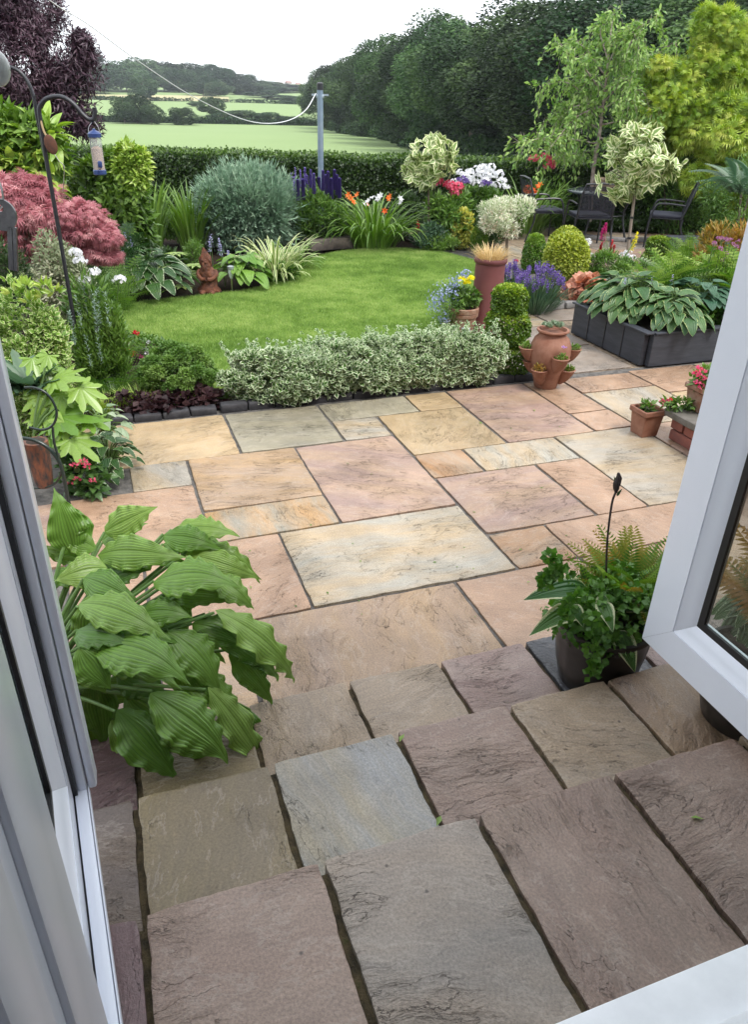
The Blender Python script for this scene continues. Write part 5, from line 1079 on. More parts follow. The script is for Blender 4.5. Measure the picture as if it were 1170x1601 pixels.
b0=Vector(G(70,760)); stems(r,[curve_pts([b0,b0+Vector((0,0,.3)),AT(x,y,3.55)],6) for x,y in ((70,575),(84,590),(95,615),(88,650),(125,605),(112,685))],.006)
fern('hellebore','dark blue-green leathery leaves against the left door edge',(38,560),.50,M_BLUEG,26,.17,3.6,FAT,lean=(.5,1.3),cat='plant')
# hostas and begonias at the patio's left corner
hosta('hosta','small pale-edged hosta spilling over the patio corner below the fatsia',G(172,740),M_HOSTD,60,.085,.20,.20)
hosta('hosta','round-leaved pale silver plant at the patio corner under the heuchera',G(165,690),g('silver_round_leaf',[(.20,.30,.16),(.36,.44,.30)],edge=(.05,.12,.04),eth=.9),34,.07,.20,.20)
r=plant('begonia','bushy green begonia with pink flowers behind the plant stand foot','flowering plant',G(135,768)); c=G(135,768); a=Acc(); P,O,i=crown_pts(420,(c.x,c.y,.09),.17,.12,.11,8,.4); leaves(a,P,O,i,LEAFO,.055,w=1.4,up=.4); a.build('foliage',g('begonia_leaf',[(.04,.10,.03),(.10,.19,.05)],rough=.3),r)
flower_heads(r,[AT(x,y,fwd(c)-.12) for x,y in ((130,722),(137,730),(115,729),(120,751),(109,758),(145,753),(127,727))],'flower',PINK,.028,'pom',14)
for nm,x,y,lab in (('heuchera',215,645,'dark purple heuchera clump over the black edging at its left'),('heuchera',262,640,'wide dark purple heuchera clump in the middle of the edging'),('heuchera',318,632,'purple heuchera clump beside the low variegated hedge')):
    c=G(x,y+4); r=plant(nm,lab,'plant',c); a=Acc(); P,O,i=crown_pts(380,(c.x,c.y+.06,.03),.22,.11,.065,9,.4,low=-.1); leaves(a,P,O,i,LEAFR,.05,w=1.5,up=.3); a.build('foliage',M_HEUP,r)
for x,y,h,lab in ((150,636,.12,'small bright green grassy pinks plant nearest the crook pole'),(205,628,.14,'small bright green grassy pinks plant in the middle of three'),(262,622,.12,'small bright green grassy pinks plant beside the dwarf conifer mound')):
    c=G(x+20,y+8); c.y+=.02; r=plant('dianthus',lab,'plant',c); a=Acc()
    for i in range(240): th=rd.uniform(0,6.28); q=rd.random()**.5*.15; blade(a,(c.x+math.cos(th)*q,c.y+math.sin(th)*q*.7,.0),(math.cos(th),math.sin(th),0),h*rd.uniform(.6,1.1),.006,1.2,rd.random(),4,lean=rd.uniform(0,.6))
    a.build('foliage',M_LIME,r)
shrub('dwarf_conifer','neat rounded dwarf conifer mound at the near corner of the lawn','shrub',(218,538,340,622),B(280,618),g('dwarf_conifer_needle',[(.06,.14,.025),(.14,.26,.05),(.26,.38,.10)],rough=.5),44000,.020,LEAF,.85,60,.17,shell=(.8,1.05),up=.2,out=.8,rnd=.6,cl=.6,low=-.3,zb=-.06)
r=plant('bedding_plants','small bed of mixed white, pink and orange flowers at the lawn corner','flowering plants',G(225,560)); c=G(218,555); a=Acc(); P,O,i=crown_pts(900,(c.x,c.y,.06),.30,.28,.09,10,.35,low=-.2); leaves(a,P,O,i,LEAF,.04); a.build('foliage',M_GRN,r)
for pts,m_,nm in ((((229,536),(219,545),(226,547),(231,553),(195,520)),WHITE,'white_flower'),(((222,561),(226,563),(217,558)),MAG,'magenta_flower'),(((212,521),(214,524)),RED,'red_flower'),(((188,535),(193,541),(200,550),(205,556),(210,553),(185,530),(198,545)),ORG,'orange_flower')): flower_heads(r,[AT(x,y,fwd(c)-.02) for x,y in pts],nm,m_,.035,'pom',16)
# ---- far-left bed along the lawn
strap_clump('iris','tall iris clump, left of two, in front of the clipped hedge',(238,398),0,M_STRAP,80,.95,.035,.7,.13,lean=(0,.3))
strap_clump('iris','second tall iris clump, beside the blue juniper',(302,390),0,M_STRAP,90,.85,.032,.9,.16,lean=(0,.4))
r,cc,w_,z0,z1=shrub('juniper','big rounded blue-green juniper in front of the hedge','shrub',(312,270,466,378),B(390,385),M_JUN,11000,.15,SPRAY,.8,30,.3,droop=.15,out=.9,rnd=.35,cl=.4,low=-.4,zb=-.02)
a=Acc(); n=1500; P,O,i=crown_pts(n,cc,w_/2,w_/2*.8,(z1-z0)/2,0,1,(.88,1.05),low=-.3); leaves(a,P,O,i,SPRAY,.22,out=.8,rnd=.35,up=.25,w=.6,droop=.1); a.build('shoot',M_JUN,r)
hosta('hosta','broad dark green hosta with pale leaf edges at the left end of the lawn bed',G(232,462),M_HOSTD,90,.21,.55,.40)
hosta('hosta','green hosta clump with pointed leaves left of the rusty figure',G(196,455),M_HOST,50,.20,.32,.38)
r=hosta('hosta','fresh green leafy clump right of the solar light',G(378,448),g('fresh_leaf',[(.12,.25,.035),(.20,.35,.06)],ribs=4),60,.17,.38,.32)
strap_clump('striped_grass','cream-striped arching grass clump at the lawn corner',(430,436),0,M_STRIPE,120,.62,.03,1.9,.16,lean=(.1,.9))
strap_clump('striped_grass','smaller striped grass behind the lawn corner clump',(462,420),0,M_STRAP,70,.45,.022,1.9,.12,lean=(.2,1.0))
r=plant('rhododendron','small open shrub of long pale green leaves behind the rusty figure','shrub',G(282,440)); a=Acc()
for x,y in ((275,397),(290,425),(300,430),(285,448),(262,418),(305,415)):
    q=np.array(AT(x,y,B(282,445))); n=9; th=np.linspace(0,6.28,n+1)[:-1]+rd.random(); o=np.stack([np.cos(th),np.sin(th),np.full(n,.1)],1); a.inst(LEAFO,np.repeat(q[None],n,0),o,np.repeat(UP[None],n,0)+o*.4,.14,.12)
a.build('foliage',g('rhododendron_leaf',[(.20,.31,.07),(.35,.45,.14)]),r); c=G(282,440); stems(r,[curve_pts([c,AT(x,y,B(282,445))],3) for x,y in ((275,397),(290,425),(300,430),(285,448),(262,418))],.007,WOOD)
shrub('small_conifer','low dark spreading conifer behind the rusty figure','shrub',(282,370,318,432),B(300,430),M_GRN,2600,.05,SPRAY)
for x0,y0,pts,lab in ((203,455,((196,372),(200,392),(205,380),(193,398)),'pair of tall hosta flower stalks with white-lilac bells near the iris'),(335,450,((330,376),(328,384)),'lilac hosta flower stalk behind the rusty figure'),(352,448,((343,384),(345,392),(357,402)),'white-lilac hosta flower stalk above the solar light')):
    c=G(x0,y0); r=plant('hosta_flower',lab,'flower stalk',c); spikes_from(r,[tuple(c)]*len(pts),[AT(x,y,fwd(c)) for x,y in pts],LILAC,'flower',.13,16)
r,cc,w_,z0,z1=shrub('salvia','tall purple salvia spires at the foot of the line post','flowering plant',(452,298,542,388),B(498,388),M_GRN,5200,.08,LEAFN,.6,10,.4,up=.9,stem=False,shell=(.3,1.05),zb=0)
bb=B(498,388); tp_=[AT(x,y,bb+rd.uniform(-.2,.2)) for x,y in ((456,285),(462,278),(460,292),(470,282),(477,278),(480,290),(486,282),(491,288),(505,283),(510,289),(513,285),(523,282),(527,290),(531,295),(466,298),(474,297),(499,294),(518,296))]
spikes_from(r,[(q.x,q.y,.05) for q in tp_],tp_,petal('salvia_petal',[(.15,.10,.36),(.26,.20,.52),(.38,.33,.62)]),'flower_spike',.24,22)
r,base=strap_clump('daylily','wide arching daylily clump with orange and white lilies behind the lawn',(585,386),0,M_STRAP,230,.95,.028,2.2,.30,lean=(.1,.75))
bb=fwd(base)
def lil(pts,m_,s,nm,bb=bb,r=r,base=base): 
    T=[AT(x,y,bb+rd.uniform(-.25,.1)) for x,y in pts]; stems(r,[curve_pts([(base.x+rd.uniform(-.2,.2),base.y,.0),(t.x,t.y,t.z)],3) for t in T],.004); flower_heads(r,T,nm,m_,s,'lily',6)
lil(((548,311),(551,317),(546,306),(560,306)),ORG,.062,'orange_lily'); lil(((611,308),(606,311),(573,322),(602,330)),ORG,.055,'orange_lily'); lil(((577,316),(583,311),(592,310),(596,307),(625,312),(628,318),(571,322)),WHITE,.062,'white_lily')
shrub('dark_shrub','dark leafy shrub behind the variegated standard tree','shrub',(600,300,668,388),B(640,372),M_DARK,5200,.07,LEAFN,up=.6,zb=0)
r,cc,w_,z0,z1=shrub('snapdragon_bed','low green border plants with dark red flower at the back of the lawn','flowering plant',(640,350,700,393),B(670,391),M_BLUEG,2600,.06,LEAFN,.6,8,.4,up=.6,zb=0,stem=False)
spikes_from(r,[(cc[0],cc[1],0)]*2,[AT(653,352,B(670,391)),AT(655,358,B(670,391))],RED,'flower_spike',.14,24)
# variegated standards
def standard(label,foot,crown,b,n,L,cat='tree',mtl=M_RHOD,tm=LEAFO,stake=True,knee=None,lumps=22,lr=.30,w=.9,trunkm=WOOD,name='standard_tree',rosettes=True,**k):
    f=AT(foot[0],foot[1],b); c,w_,z0,z1=box_dims(*crown,b); r=plant(name,label,cat,(f.x,f.y,0)); a=Acc(); cc=(c.x,c.y,(z0+z1)/2)
    if rosettes:
        P,O,i=crown_pts(n,cc,w_/2,w_/2*.9,(z1-z0)/2,lumps,lr,(.5,1.05)); m_=8
        for s in range(m_):
            t=unit(np.cross(O,rvec(len(P)))); D=t*1.0+O*.35+UP*-.05; a.inst(tm,P,D,O+UP*.5,L*RNG.uniform(.7,1.15,len(P)),L*w)
    else: P,O,i=crown_pts(n,cc,w_/2,w_/2*.9,(z1-z0)/2,lumps,lr,(.5,1.08)); leaves(a,P,O,i,tm,L,w=w,**k)
    a.build('crown',mtl,r); bm=bm_new(); top=Vector(cc); kn=knee or f.lerp(top,.5)
    bm_tube(bm,curve_pts([(f.x,f.y,-.03),kn,top],10),[.018]*6+[.014]*5,8)
    for s in range(8): e=top+Vector(rvec(1)[0])*w_*.33; bm_tube(bm,[top-Vector((0,0,(z1-z0)*.3)),e],[.008,.003],5)
    bm_obj('trunk',bm,trunkm,r)
    return r,f,cc
standard('variegated standard tree with cream-edged leaves standing behind the lawn, left of the phlox',(672,388),(624,203,716,292),B(672,388),95,.15,lumps=12,lr=.32,w=1.25)
r,f,cc=standard('variegated standard tree staked in the near terrace bed, in front of the chairs',(979,420),(930,196,1068,312),B(979,420),125,.15,lumps=16,lr=.32,w=1.25)
b_=B(979,420); bm=bm_new(); bm_tube(bm,[AT(979,420,b_-.03),AT(993,305,b_-.03)],.017,8); bm_obj('stake',bm,mat('pale_stake',(.32,.27,.22),.8,(.18,.14,.11),20,.4,30,stretch=(1,1,.2)),r)
for y in (400,372,340): q=AT(979+(420-y)*.12,y,b_-.03); bm=bm_new(); bm_lathe(bm,[(.024,-.012),(.024,.012)],q,10); bm_obj('tie',bm,BLK,r)
standard('small willow standard with a round pink and cream crown',(793,402),(748,298,838,372),B(793,402),9000,.05,mtl=M_SALIX,tm=LEAFN,rosettes=False,lumps=26,lr=.28,w=1.1,cl=.4,up=.5)
r,cc,w_,z0,z1=shrub('leafy_phlox','tall green phlox stems with red and pink heads beside the white phlox','flowering plant',(664,295,742,392),B(705,388),M_GRN,4200,.10,LEAFN,.6,10,.4,up=.3,w=1.2,stem=False,shell=(.3,1.05),zb=0)
bb=B(705,386); spikes_from(r,[(cc[0],cc[1],.1)]*7,[AT(x,y,bb) for x,y in ((684,283),(708,293),(713,299),(680,287),(703,289),(716,292),(711,303))],PINK,'flower_head',.085,30,kind='cluster')
r,cc,w_,z0,z1=shrub('white_phlox','big mound of white phlox flowers in front of the far hedge','flowering plant',(705,280,792,388),B(750,380),M_GRN,6200,.10,LEAFN,.6,12,.4,up=.3,w=1.2,stem=False,shell=(.3,1.05),zb=0)
bb=B(750,382); hp=[(755,262),(745,266),(765,268),(735,270),(752,274),(770,276),(740,280),(760,282),(728,275),(780,272),(785,282),(730,284),(748,288),(776,290),(705,290),(712,285),(790,292),(768,262),(722,270),(758,270)]
flower_heads(r,[AT(x,y,bb+rd.uniform(-.2,.2)) for x,y in hp],'flower_head',WHITE,.072,'cluster',22); flower_heads(r,[AT(x,y,bb-.2) for x,y in ((727,284),(757,288),(762,286),(722,281))],'violet_flower_head',LAV,.07,'cluster',20)
shrub('golden_euonymus','upright golden-yellow variegated shrub at the back of the lawn','shrub',(700,326,744,386),B(722,389),g('gold_euonymus_leaf',[(.45,.46,.08),(.66,.62,.16),(.24,.32,.06)]),3800,.045,LEAFR,.8,14,.34,up=.8,zb=0)
c=G(740,372); turned_pot('small_pot',c,[(.07,0),(.09,.14),(.10,.145),(.10,.18),(.085,.18)],'small terracotta pot of silver leaves behind the golden shrub',TERRA,20)
r=plant('silver_plant','silvery-leaved plant growing in the small pot behind the golden shrub','plant',c+Vector((0,0,.18))); a=Acc(); P,O,i=crown_pts(300,(c.x,c.y,.26),.16,.16,.10,0,1,(.3,1)); leaves(a,P,O,i,LEAFO,.09); a.build('foliage',M_SILV,r)
shrub('column_conifer','little dark column conifer at the right edge of the far lawn bed','shrub',(737,350,763,398),B(750,397),M_BOX,2600,.03,SPRAY,.9,0,1,shell=(.8,1.02),up=.5,stem=False,zb=0)
shrub('heuchera','low orange-brown heuchera patch behind the willow standard','plant',(756,346,806,374),B(780,372),M_HEU,700,.09,LEAFR,.6,8,.4,w=1.4,up=.2,stem=False,zb=0)
r,cc,w_,z0,z1=shrub('pink_phlox','tall plant with two pink flower heads above the left chair','flowering plant',(812,262,905,350),12.7,M_GRN,3600,.10,LEAFN,.5,10,.4,up=.7,stem=False,shell=(.3,1.05),zb=0)
bb=12.7; spikes_from(r,[(cc[0],cc[1],.1)]*5,[AT(x,y,bb) for x,y in ((850,250),(859,260),(853,246),(862,257),(836,249))],PINK,'flower_head',.09,30,kind='cluster')
r,base=strap_clump('crocosmia','arching crocosmia blades with orange flowers behind the left chair',(825,368),0,M_STRAP,110,.95,.03,1.6,.22,lean=(.05,.6))
flower_heads(r,[AT(x,y,fwd(base)) for x,y in ((826,294),(833,298),(840,295),(829,301),(838,303),(845,291),(822,299))],'orange_flower',ORG,.07,'lily',6)
# ---- right-hand trees
def slender_birch():
    b=12.75; f=AT(921,372,b); r=plant('birch_tree','young pale-trunked birch with an open weeping crown above the table','tree',(f.x,f.y,0))
    tr=[AT(*t,b) for t in ((921,372),(928,270),(938,210),(944,160),(950,110),(955,60),(960,20))]
    bm=bm_new(); cp=curve_pts(tr,36); bm_tube(bm,cp,[.036-.0009*i for i in range(37)],8); bm_obj('trunk',bm,BIRCH,r)
    a=Acc(); bm=bm_new(); spec=[((940,205),(880,170),(828,228)),((938,225),(870,215),(812,222)),((942,175),(890,130),(845,135)),((946,150),(905,95),(868,70)),((948,120),(915,75),(895,65)),((951,100),(975,60),(1030,25)),((946,145),(1000,105),(1065,60)),((944,170),(1000,140),(1020,180)),((950,90),(940,45),(968,18)),((941,195),(990,190),(1010,235)),((936,235),(900,240),(868,250)),((945,160),(980,125),(990,160)),((943,185),(905,165),(870,190)),((939,215),(965,225),(985,245)),((947,140),(925,120),(905,150)),((953,75),(985,45),(1000,75)),((948,125),(975,95),(1040,100)),((944,165),(900,185),(850,245))]
    for k,s in enumerate(spec):
        pts=curve_pts([AT(x,y,b+(0 if j==0 else ((-1)**k)*.35*j*rd.random())) for j,(x,y) in enumerate(s)],16); bm_tube(bm,pts,[.013-.0007*i for i in range(17)],5)
        for j,p in enumerate(pts[3:]):
            for q in range(2):
                tw=Vector(rvec(1)[0])*.24; e=p+tw+Vector((0,0,-.04)); d=p+tw*.6
                bm_tube(bm,[p,d,e+Vector((0,0,-.16))],[.003,.002,.001],4)
                n=15; t=RNG.random((n,1)); P=np.array(p)+np.array(tw)*t+UP*(-.20*t*t)+rvec(n)*.05; a.inst(LEAF,P,rvec(n)*.6-UP*.55+np.array(tw)*3,rvec(n)*.7+UP*.6,RNG.uniform(.06,.10,n),None)
    bm_obj('branch',bm,BIRCH,r); a.build('foliage',M_BIRCH,r)
slender_birch()
r,cc,w_,z0,z1=shrub('golden_maple','big golden-yellow cut-leaf maple at the right edge behind the terrace','tree',(1020,95,1330,345),12.9,M_ACERY,40000,.12,PALMF,.8,60,.19,droop=.2,out=.8,cl=.4,shell=(.55,1.2))
a=Acc()
for x,y,R in ((1125,50,.34),(1118,75,.36),(1140,95,.5),(1105,32,.22),(1100,110,.4),(1045,130,.38),(1050,165,.5),(1170,90,.5),(1150,60,.3),(1085,140,.45),(1060,110,.22)):
    R*=1.2; q=AT(x,y,12.8); P,O,i=crown_pts(int(2900*R),q,R,R,R*.8,8,.4,(.4,1.1)); leaves(a,P,O,i,PALMF,.10,out=.7,droop=-.2)
a.build('upper_branch',M_ACERY,r); bm=bm_new(); bm_tube(bm,curve_pts([(cc[0],cc[1],0),Vector(cc)-Vector((.2,0,0)),AT(1120,60,12.8)],12),[.09-.006*i for i in range(13)],8); bm_obj('trunk',bm,WOOD,r)
shrub('dark_shrub','deep green shrub under the golden maple, behind the right chair','shrub',(985,235,1120,372),12.7,M_GRN,12000,.08,LEAFN,.6,18,.34,zb=0)
shrub('dark_shrub','shaded evergreen shrub filling the gap between hedge and golden maple','shrub',(990,240,1060,350),13.0,M_DARK,9000,.08,zb=0)
shrub('mid_shrub','mixed green shrub at the far right behind the storage box','shrub',(1085,250,1260,400),11.2,M_GRN,12000,.07,LEAFN,.6,18,.34,zb=0)
fern('mahonia','blue-green plant with big deeply cut leaves at the right edge, above the storage box',(1160,300),.9,M_BLUEG,20,.62,9.6,FROND,lean=(.4,1.4),cat='plant')
fern('fern','light green fern at the foot of the right-hand shrubs',(1085,365),.0,M_FERN,40,.55,9.3)
shrub('bronze_grass','wispy bronze and green tuft beyond the storage box','plant',(1085,335,1180,395),8.7,M_FERNO,4200,.09,LEAFN,.6,8,.4,up=.9,stem=False,shell=(.2,1.05),zb=0)
shrub('ground_ivy','low dark leaves along the kerb behind the chairs','plant',(870,338,1075,366),12.9,M_DARK,9000,.07,LEAFO,.3,14,.3,zb=0,stem=False)
# ---- the bed between lawn and terrace
def clipped(label,box,b,m_,n,L=.03,group=None,cat='topiary',sq=False,tm=LEAFR,zb=None,name='topiary'):
    c,w_,z0,z1=box_dims(*box,b); z0=z0 if zb is None else zb
    r=plant(name,label,cat,(c.x,c.y,0),group); return r,c,w_,z0,z1
def cyl_leaves(a,c,R,z0,z1,n,L,dome=.15,cone=0):
    th=RNG.uniform(0,2*PI,n); t=RNG.random(n); top=RNG.random(n)<.35; rr_=np.where(top,R*.82*RNG.random(n)**.5,R*RNG.uniform(.88,1.03,n))
    prof=np.where(top,1,1-cone*t**1.6)*(1-.22*np.clip((t-.75)/.25,0,1)**1.5*~top)*(1-.38*np.clip((.3-t)/.3,0,1)**1.5*~top); rr_=rr_*prof*np.where(top,1-cone,1); z=np.where(top,z1-dome*(z1-z0)*(rr_/R)**2+RNG.normal(0,.006,n),z0+(z1-z0)*t)
    d=np.stack([np.cos(th),np.sin(th),np.zeros(n)],1); P=np.array((c.x,c.y,0))+d*(rr_*(1+.08*np.sin(th*5+z*30)))[:,None]+UP*z[:,None]; O=np.where(top[:,None],UP+d*.3,d+UP*.15)
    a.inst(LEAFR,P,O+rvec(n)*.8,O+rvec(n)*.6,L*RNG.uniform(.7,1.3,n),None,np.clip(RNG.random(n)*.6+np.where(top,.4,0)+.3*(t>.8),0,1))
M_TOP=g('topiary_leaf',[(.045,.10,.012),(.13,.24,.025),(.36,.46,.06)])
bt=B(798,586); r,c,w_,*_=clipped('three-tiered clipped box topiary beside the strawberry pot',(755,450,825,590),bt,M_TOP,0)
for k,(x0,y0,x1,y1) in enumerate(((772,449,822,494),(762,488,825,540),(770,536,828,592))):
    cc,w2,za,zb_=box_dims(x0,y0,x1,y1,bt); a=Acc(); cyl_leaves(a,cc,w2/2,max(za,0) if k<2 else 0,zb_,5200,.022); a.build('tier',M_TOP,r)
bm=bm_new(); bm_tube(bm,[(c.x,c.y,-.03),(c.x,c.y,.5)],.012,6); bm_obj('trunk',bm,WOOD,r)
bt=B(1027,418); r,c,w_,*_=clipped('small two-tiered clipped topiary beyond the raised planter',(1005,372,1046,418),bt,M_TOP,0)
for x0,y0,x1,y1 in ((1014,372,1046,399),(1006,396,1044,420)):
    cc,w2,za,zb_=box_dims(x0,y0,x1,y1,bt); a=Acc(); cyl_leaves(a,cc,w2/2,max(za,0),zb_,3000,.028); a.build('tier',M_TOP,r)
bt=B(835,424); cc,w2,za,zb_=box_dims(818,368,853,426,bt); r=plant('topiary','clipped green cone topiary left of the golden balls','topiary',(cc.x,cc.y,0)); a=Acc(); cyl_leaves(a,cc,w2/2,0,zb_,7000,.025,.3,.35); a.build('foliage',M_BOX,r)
shrub('golden_ball','golden-green clipped ball shrub, nearer of the two','topiary',(853,366,919,446),B(886,445),M_GOLD,17000,.036,LEAFR,.95,0,1,shell=(.88,1.03),up=.3,zb=0,stem=False)
shrub('golden_ball','golden-green clipped ball shrub, just behind the nearer one','topiary',(858,357,912,418),B(884,420),M_GOLD,13000,.036,LEAFR,.95,0,1,shell=(.88,1.03),up=.3,zb=0,stem=False)
def lavender(label,box,b,n):
    c,w_,z0,z1=box_dims(*box,b); r=plant('lavender',label,'lavender',(c.x,c.y,0)); a=Acc(); n2=1500
    for i in range(520):
        th=rd.uniform(0,6.28); q=rd.random()**.5; d=(math.cos(th),math.sin(th),0); blade(a,(c.x+d[0]*q*w_*.30,c.y+d[1]*q*w_*.25,.0),d,(z1)*rd.uniform(.5,.85),.008,.5,rd.random(),4,lean=.15+.6*q)
    a.build('foliage',M_SILV if 0 else M_BLUEG,r); T=[];Bs=[]
    for i in range(n):
        th=rd.uniform(0,6.28); q=rd.random()**.5; e=c+Vector((math.cos(th)*q*w_*.5,math.sin(th)*q*w_*.42,0)); e.z=z1*(1.02-.38*q*q)*rd.uniform(.85,1.02); T.append(e); Bs.append((c.x+(e.x-c.x)*.4,c.y+(e.y-c.y)*.4,.05))
    stems(r,[[Vector(b_),t] for b_,t in zip(Bs,T)],.002,STEMG)
    for p in T: a=Acc(); m_=26; t=RNG.random(m_); o=rvec(m_); a.inst(LEAFR,np.array(p)+np.stack([o[:,0]*.010,o[:,1]*.010,(t-.5)*.075],1),o+UP,o,.016); a.build('flower_spike',LAV,r)
lavender('wide purple lavender bush in front of the golden balls',(800,415,884,492),B(842,488),95)
lavender('purple lavender half hidden behind the plum chimney pot',(782,412,815,480),B(800,478),40)
shrub('heuchera','peach and red heuchera mound beside the lavender','plant',(880,436,952,480),B(915,478),M_HEU,900,.07,LEAFR,.7,12,.36,w=1.4,up=.3,zb=0,stem=False)
r,cc,w_,z0,z1=shrub('border_mix','airy grey-green border plants with pink, red and white flowers below the staked tree','flowering plant',(915,392,1000,450),B(955,446),M_GRN,4800,.05,LEAFN,.8,12,.36,up=.8,zb=0,stem=False,shell=(.2,1.05))
bb=B(955,440); base_=[(cc[0],cc[1],.1)]
spikes_from(r,base_*4,[AT(x,y,bb) for x,y in ((944,362),(946,372),(942,366),(947,358))],MAG,'pink_flower_spike',.12,26); spikes_from(r,base_*5,[AT(x,y,bb) for x,y in ((941,386),(957,384),(960,392),(939,392),(955,396))],RED,'red_flower_spike',.12,26); spikes_from(r,base_*3,[AT(x,y,bb) for x,y in ((993,378),(996,372),(990,384))],YEL,'yellow_flower_spike',.12,26)
flower_heads(r,[AT(x,y,bb) for x,y in ((983,396),(990,403),(975,400),(915,385),(925,400),(985,410),(920,378))],'white_flower',WHITE,.05,'cluster',20)
shrub('silver_foliage','silvery cut-leaved bedding at the foot of the heuchera','plant',(935,432,985,466),B(960,462),M_SILV,1600,.045,LEAFN,.7,8,.4,up=.4,zb=0,stem=False)
r=plant('poppy','single red flower beside the plum chimney pot','flower',G(808,440)); c=G(808,440); spikes_from(r,[tuple(c)],[AT(808,409,fwd(c))],RED,'flower',.035,18,kind='pom')
# low variegated hedge along the patio
for k,(x0,y0,x1,y1,lab) in enumerate(((345,550,512,640,'low variegated euonymus bush, leftmost in the row along the patio edging'),(455,536,625,628,'low variegated euonymus bush, second from the left along the patio edging'),(555,524,712,618,'low variegated euonymus bush, third along the edging, in front of the lawn'),(645,516,788,612,'low variegated euonymus bush, rightmost in the row, touching the tiered topiary'),(430,548,545,634,'looser euonymus tuft in the gap between the first and second low variegated bushes'),(535,534,650,625,'looser euonymus tuft in the gap between the second and third low variegated bushes'),(640,524,735,614,'looser euonymus tuft in the gap between the third and last low variegated bushes'))):
    r,cc,w_,z0,z1=shrub('variegated_euonymus',lab,'shrub',(x0,y0,x1,y1),B((x0+x1)/2,y1)+.14,M_EUON,10500,.038,LEAFR,.42,40,.22,shell=(.6,1.2),cl=.35,up=.6,group='low variegated bushes along the patio',zb=.0,stem=False,shoots=22)
# blond grass in the chimney pot, marigolds, lobelia
c=cp0+Vector((0,0,ch-.03)); r=plant('blond_grass','tuft of blond grass growing out of the plum chimney pot','grass',c); a=Acc()
for i in range(420): th=rd.uniform(0,6.28); q=rd.random()**.5*.12; blade(a,(c.x+math.cos(th)*q,c.y+math.sin(th)*q,c.z),(math.cos(th),math.sin(th),0),rd.uniform(.07,.17),.0035,1.2,rd.random(),4,lean=rd.uniform(0,.9))
a.build('foliage',M_BLOND,r)
mb=fwd(mg0); c=mg0+Vector((0,0,.25)); r=plant('marigold','dark-leaved marigold with yellow heads in the weathered pot','flowering plant',c); a=Acc(); P,O,i=crown_pts(900,(c.x,c.y,c.z+.06),.14,.13,.11,8,.4); leaves(a,P,O,i,LEAF,.045); a.build('foliage',M_GRN,r)
flower_heads(r,[AT(x,y,mb-.08) for x,y in ((723,438),(731,444),(737,437))],'flower_head',YEL,.045,'pom',60)
q=AT(702,480,mb-.03); r=plant('lobelia','trailing pale blue lobelia spilling from the marigold pot towards the lawn','flowering plant',q); a=Acc(); P,O,i=crown_pts(2600,AT(706,474,mb-.03),.17,.13,.20,12,.4,(.3,1.1)); leaves(a,P,O,i,LEAFN,.03); a.build('foliage',M_GRN,r)
a=Acc()
for x,y,R in ((690,462,.08),(684,480,.07),(700,452,.07),(712,440,.05),(697,498,.06),(680,470,.06),(728,428,.03),(706,462,.06)): 
    P,O,i=crown_pts(60,AT(x,y,mb-.06),R*1.3,R*1.3,R*1.3,0,1,(.4,1.3)); a.inst(ROS,P,np.cross(O,rvec(len(P))),O,.010)
a.build('flower_mass',BLU,r)
# succulents in the strawberry pot
for k,(p,lab) in enumerate(zip(POCK[:5],('succulent tuft in the left pocket of the strawberry pot','succulent tuft in the front pocket of the strawberry pot','succulent tuft in the upper right pocket of the strawberry pot','brownish succulent tuft in the lower left pocket of the strawberry pot','succulent tuft in the lower right pocket of the strawberry pot'))):
    r=plant('succulent',lab,'succulent',p); a=Acc(); n=110 if k!=3 else 170; P,O,i=crown_pts(n,tuple(p+Vector((0,0,.012))),.040,.040,.030 if k!=3 else .045,0,1,(.2,1),low=0); leaves(a,P,O,i,LEAF,.022,up=.8); a.build('foliage',M_MID if k!=3 else M_FERNO,r)
    if k==1: flower_heads(r,[p+Vector((0,0,.085)),p+Vector((.015,0,.08))],'lilac_flower',petal('lilac2',[(.45,.25,.55),(.6,.4,.7)]),.022,'pom',14)
ct=sp0+Vector((0,0,.44)); r=plant('succulent','pale grey-green rosettes in the mouth of the strawberry pot','succulent',ct)
for dx,dy,R in ((-.04,-.03,.036),(.03,-.02,.04),(0,.04,.038),(.055,.03,.028),(-.06,.03,.026)):
    a=Acc(); n=40; o=rvec(n); o[:,2]=np.abs(o[:,2])*1.2+.1; o=unit(o); cq=np.array(ct+HR*dx+HD*dy); a.inst(T_leaf2(.6,.1,-.1,4,'ovate',1),np.repeat(cq[None],n,0)+o*R*.2,o,rvec(n)*.2+UP,R,R); a.build('rosette',g('sedum_leaf%d'%(dx*100),[(.22,.32,.20),(.34,.42,.30)],tr=.1),r)
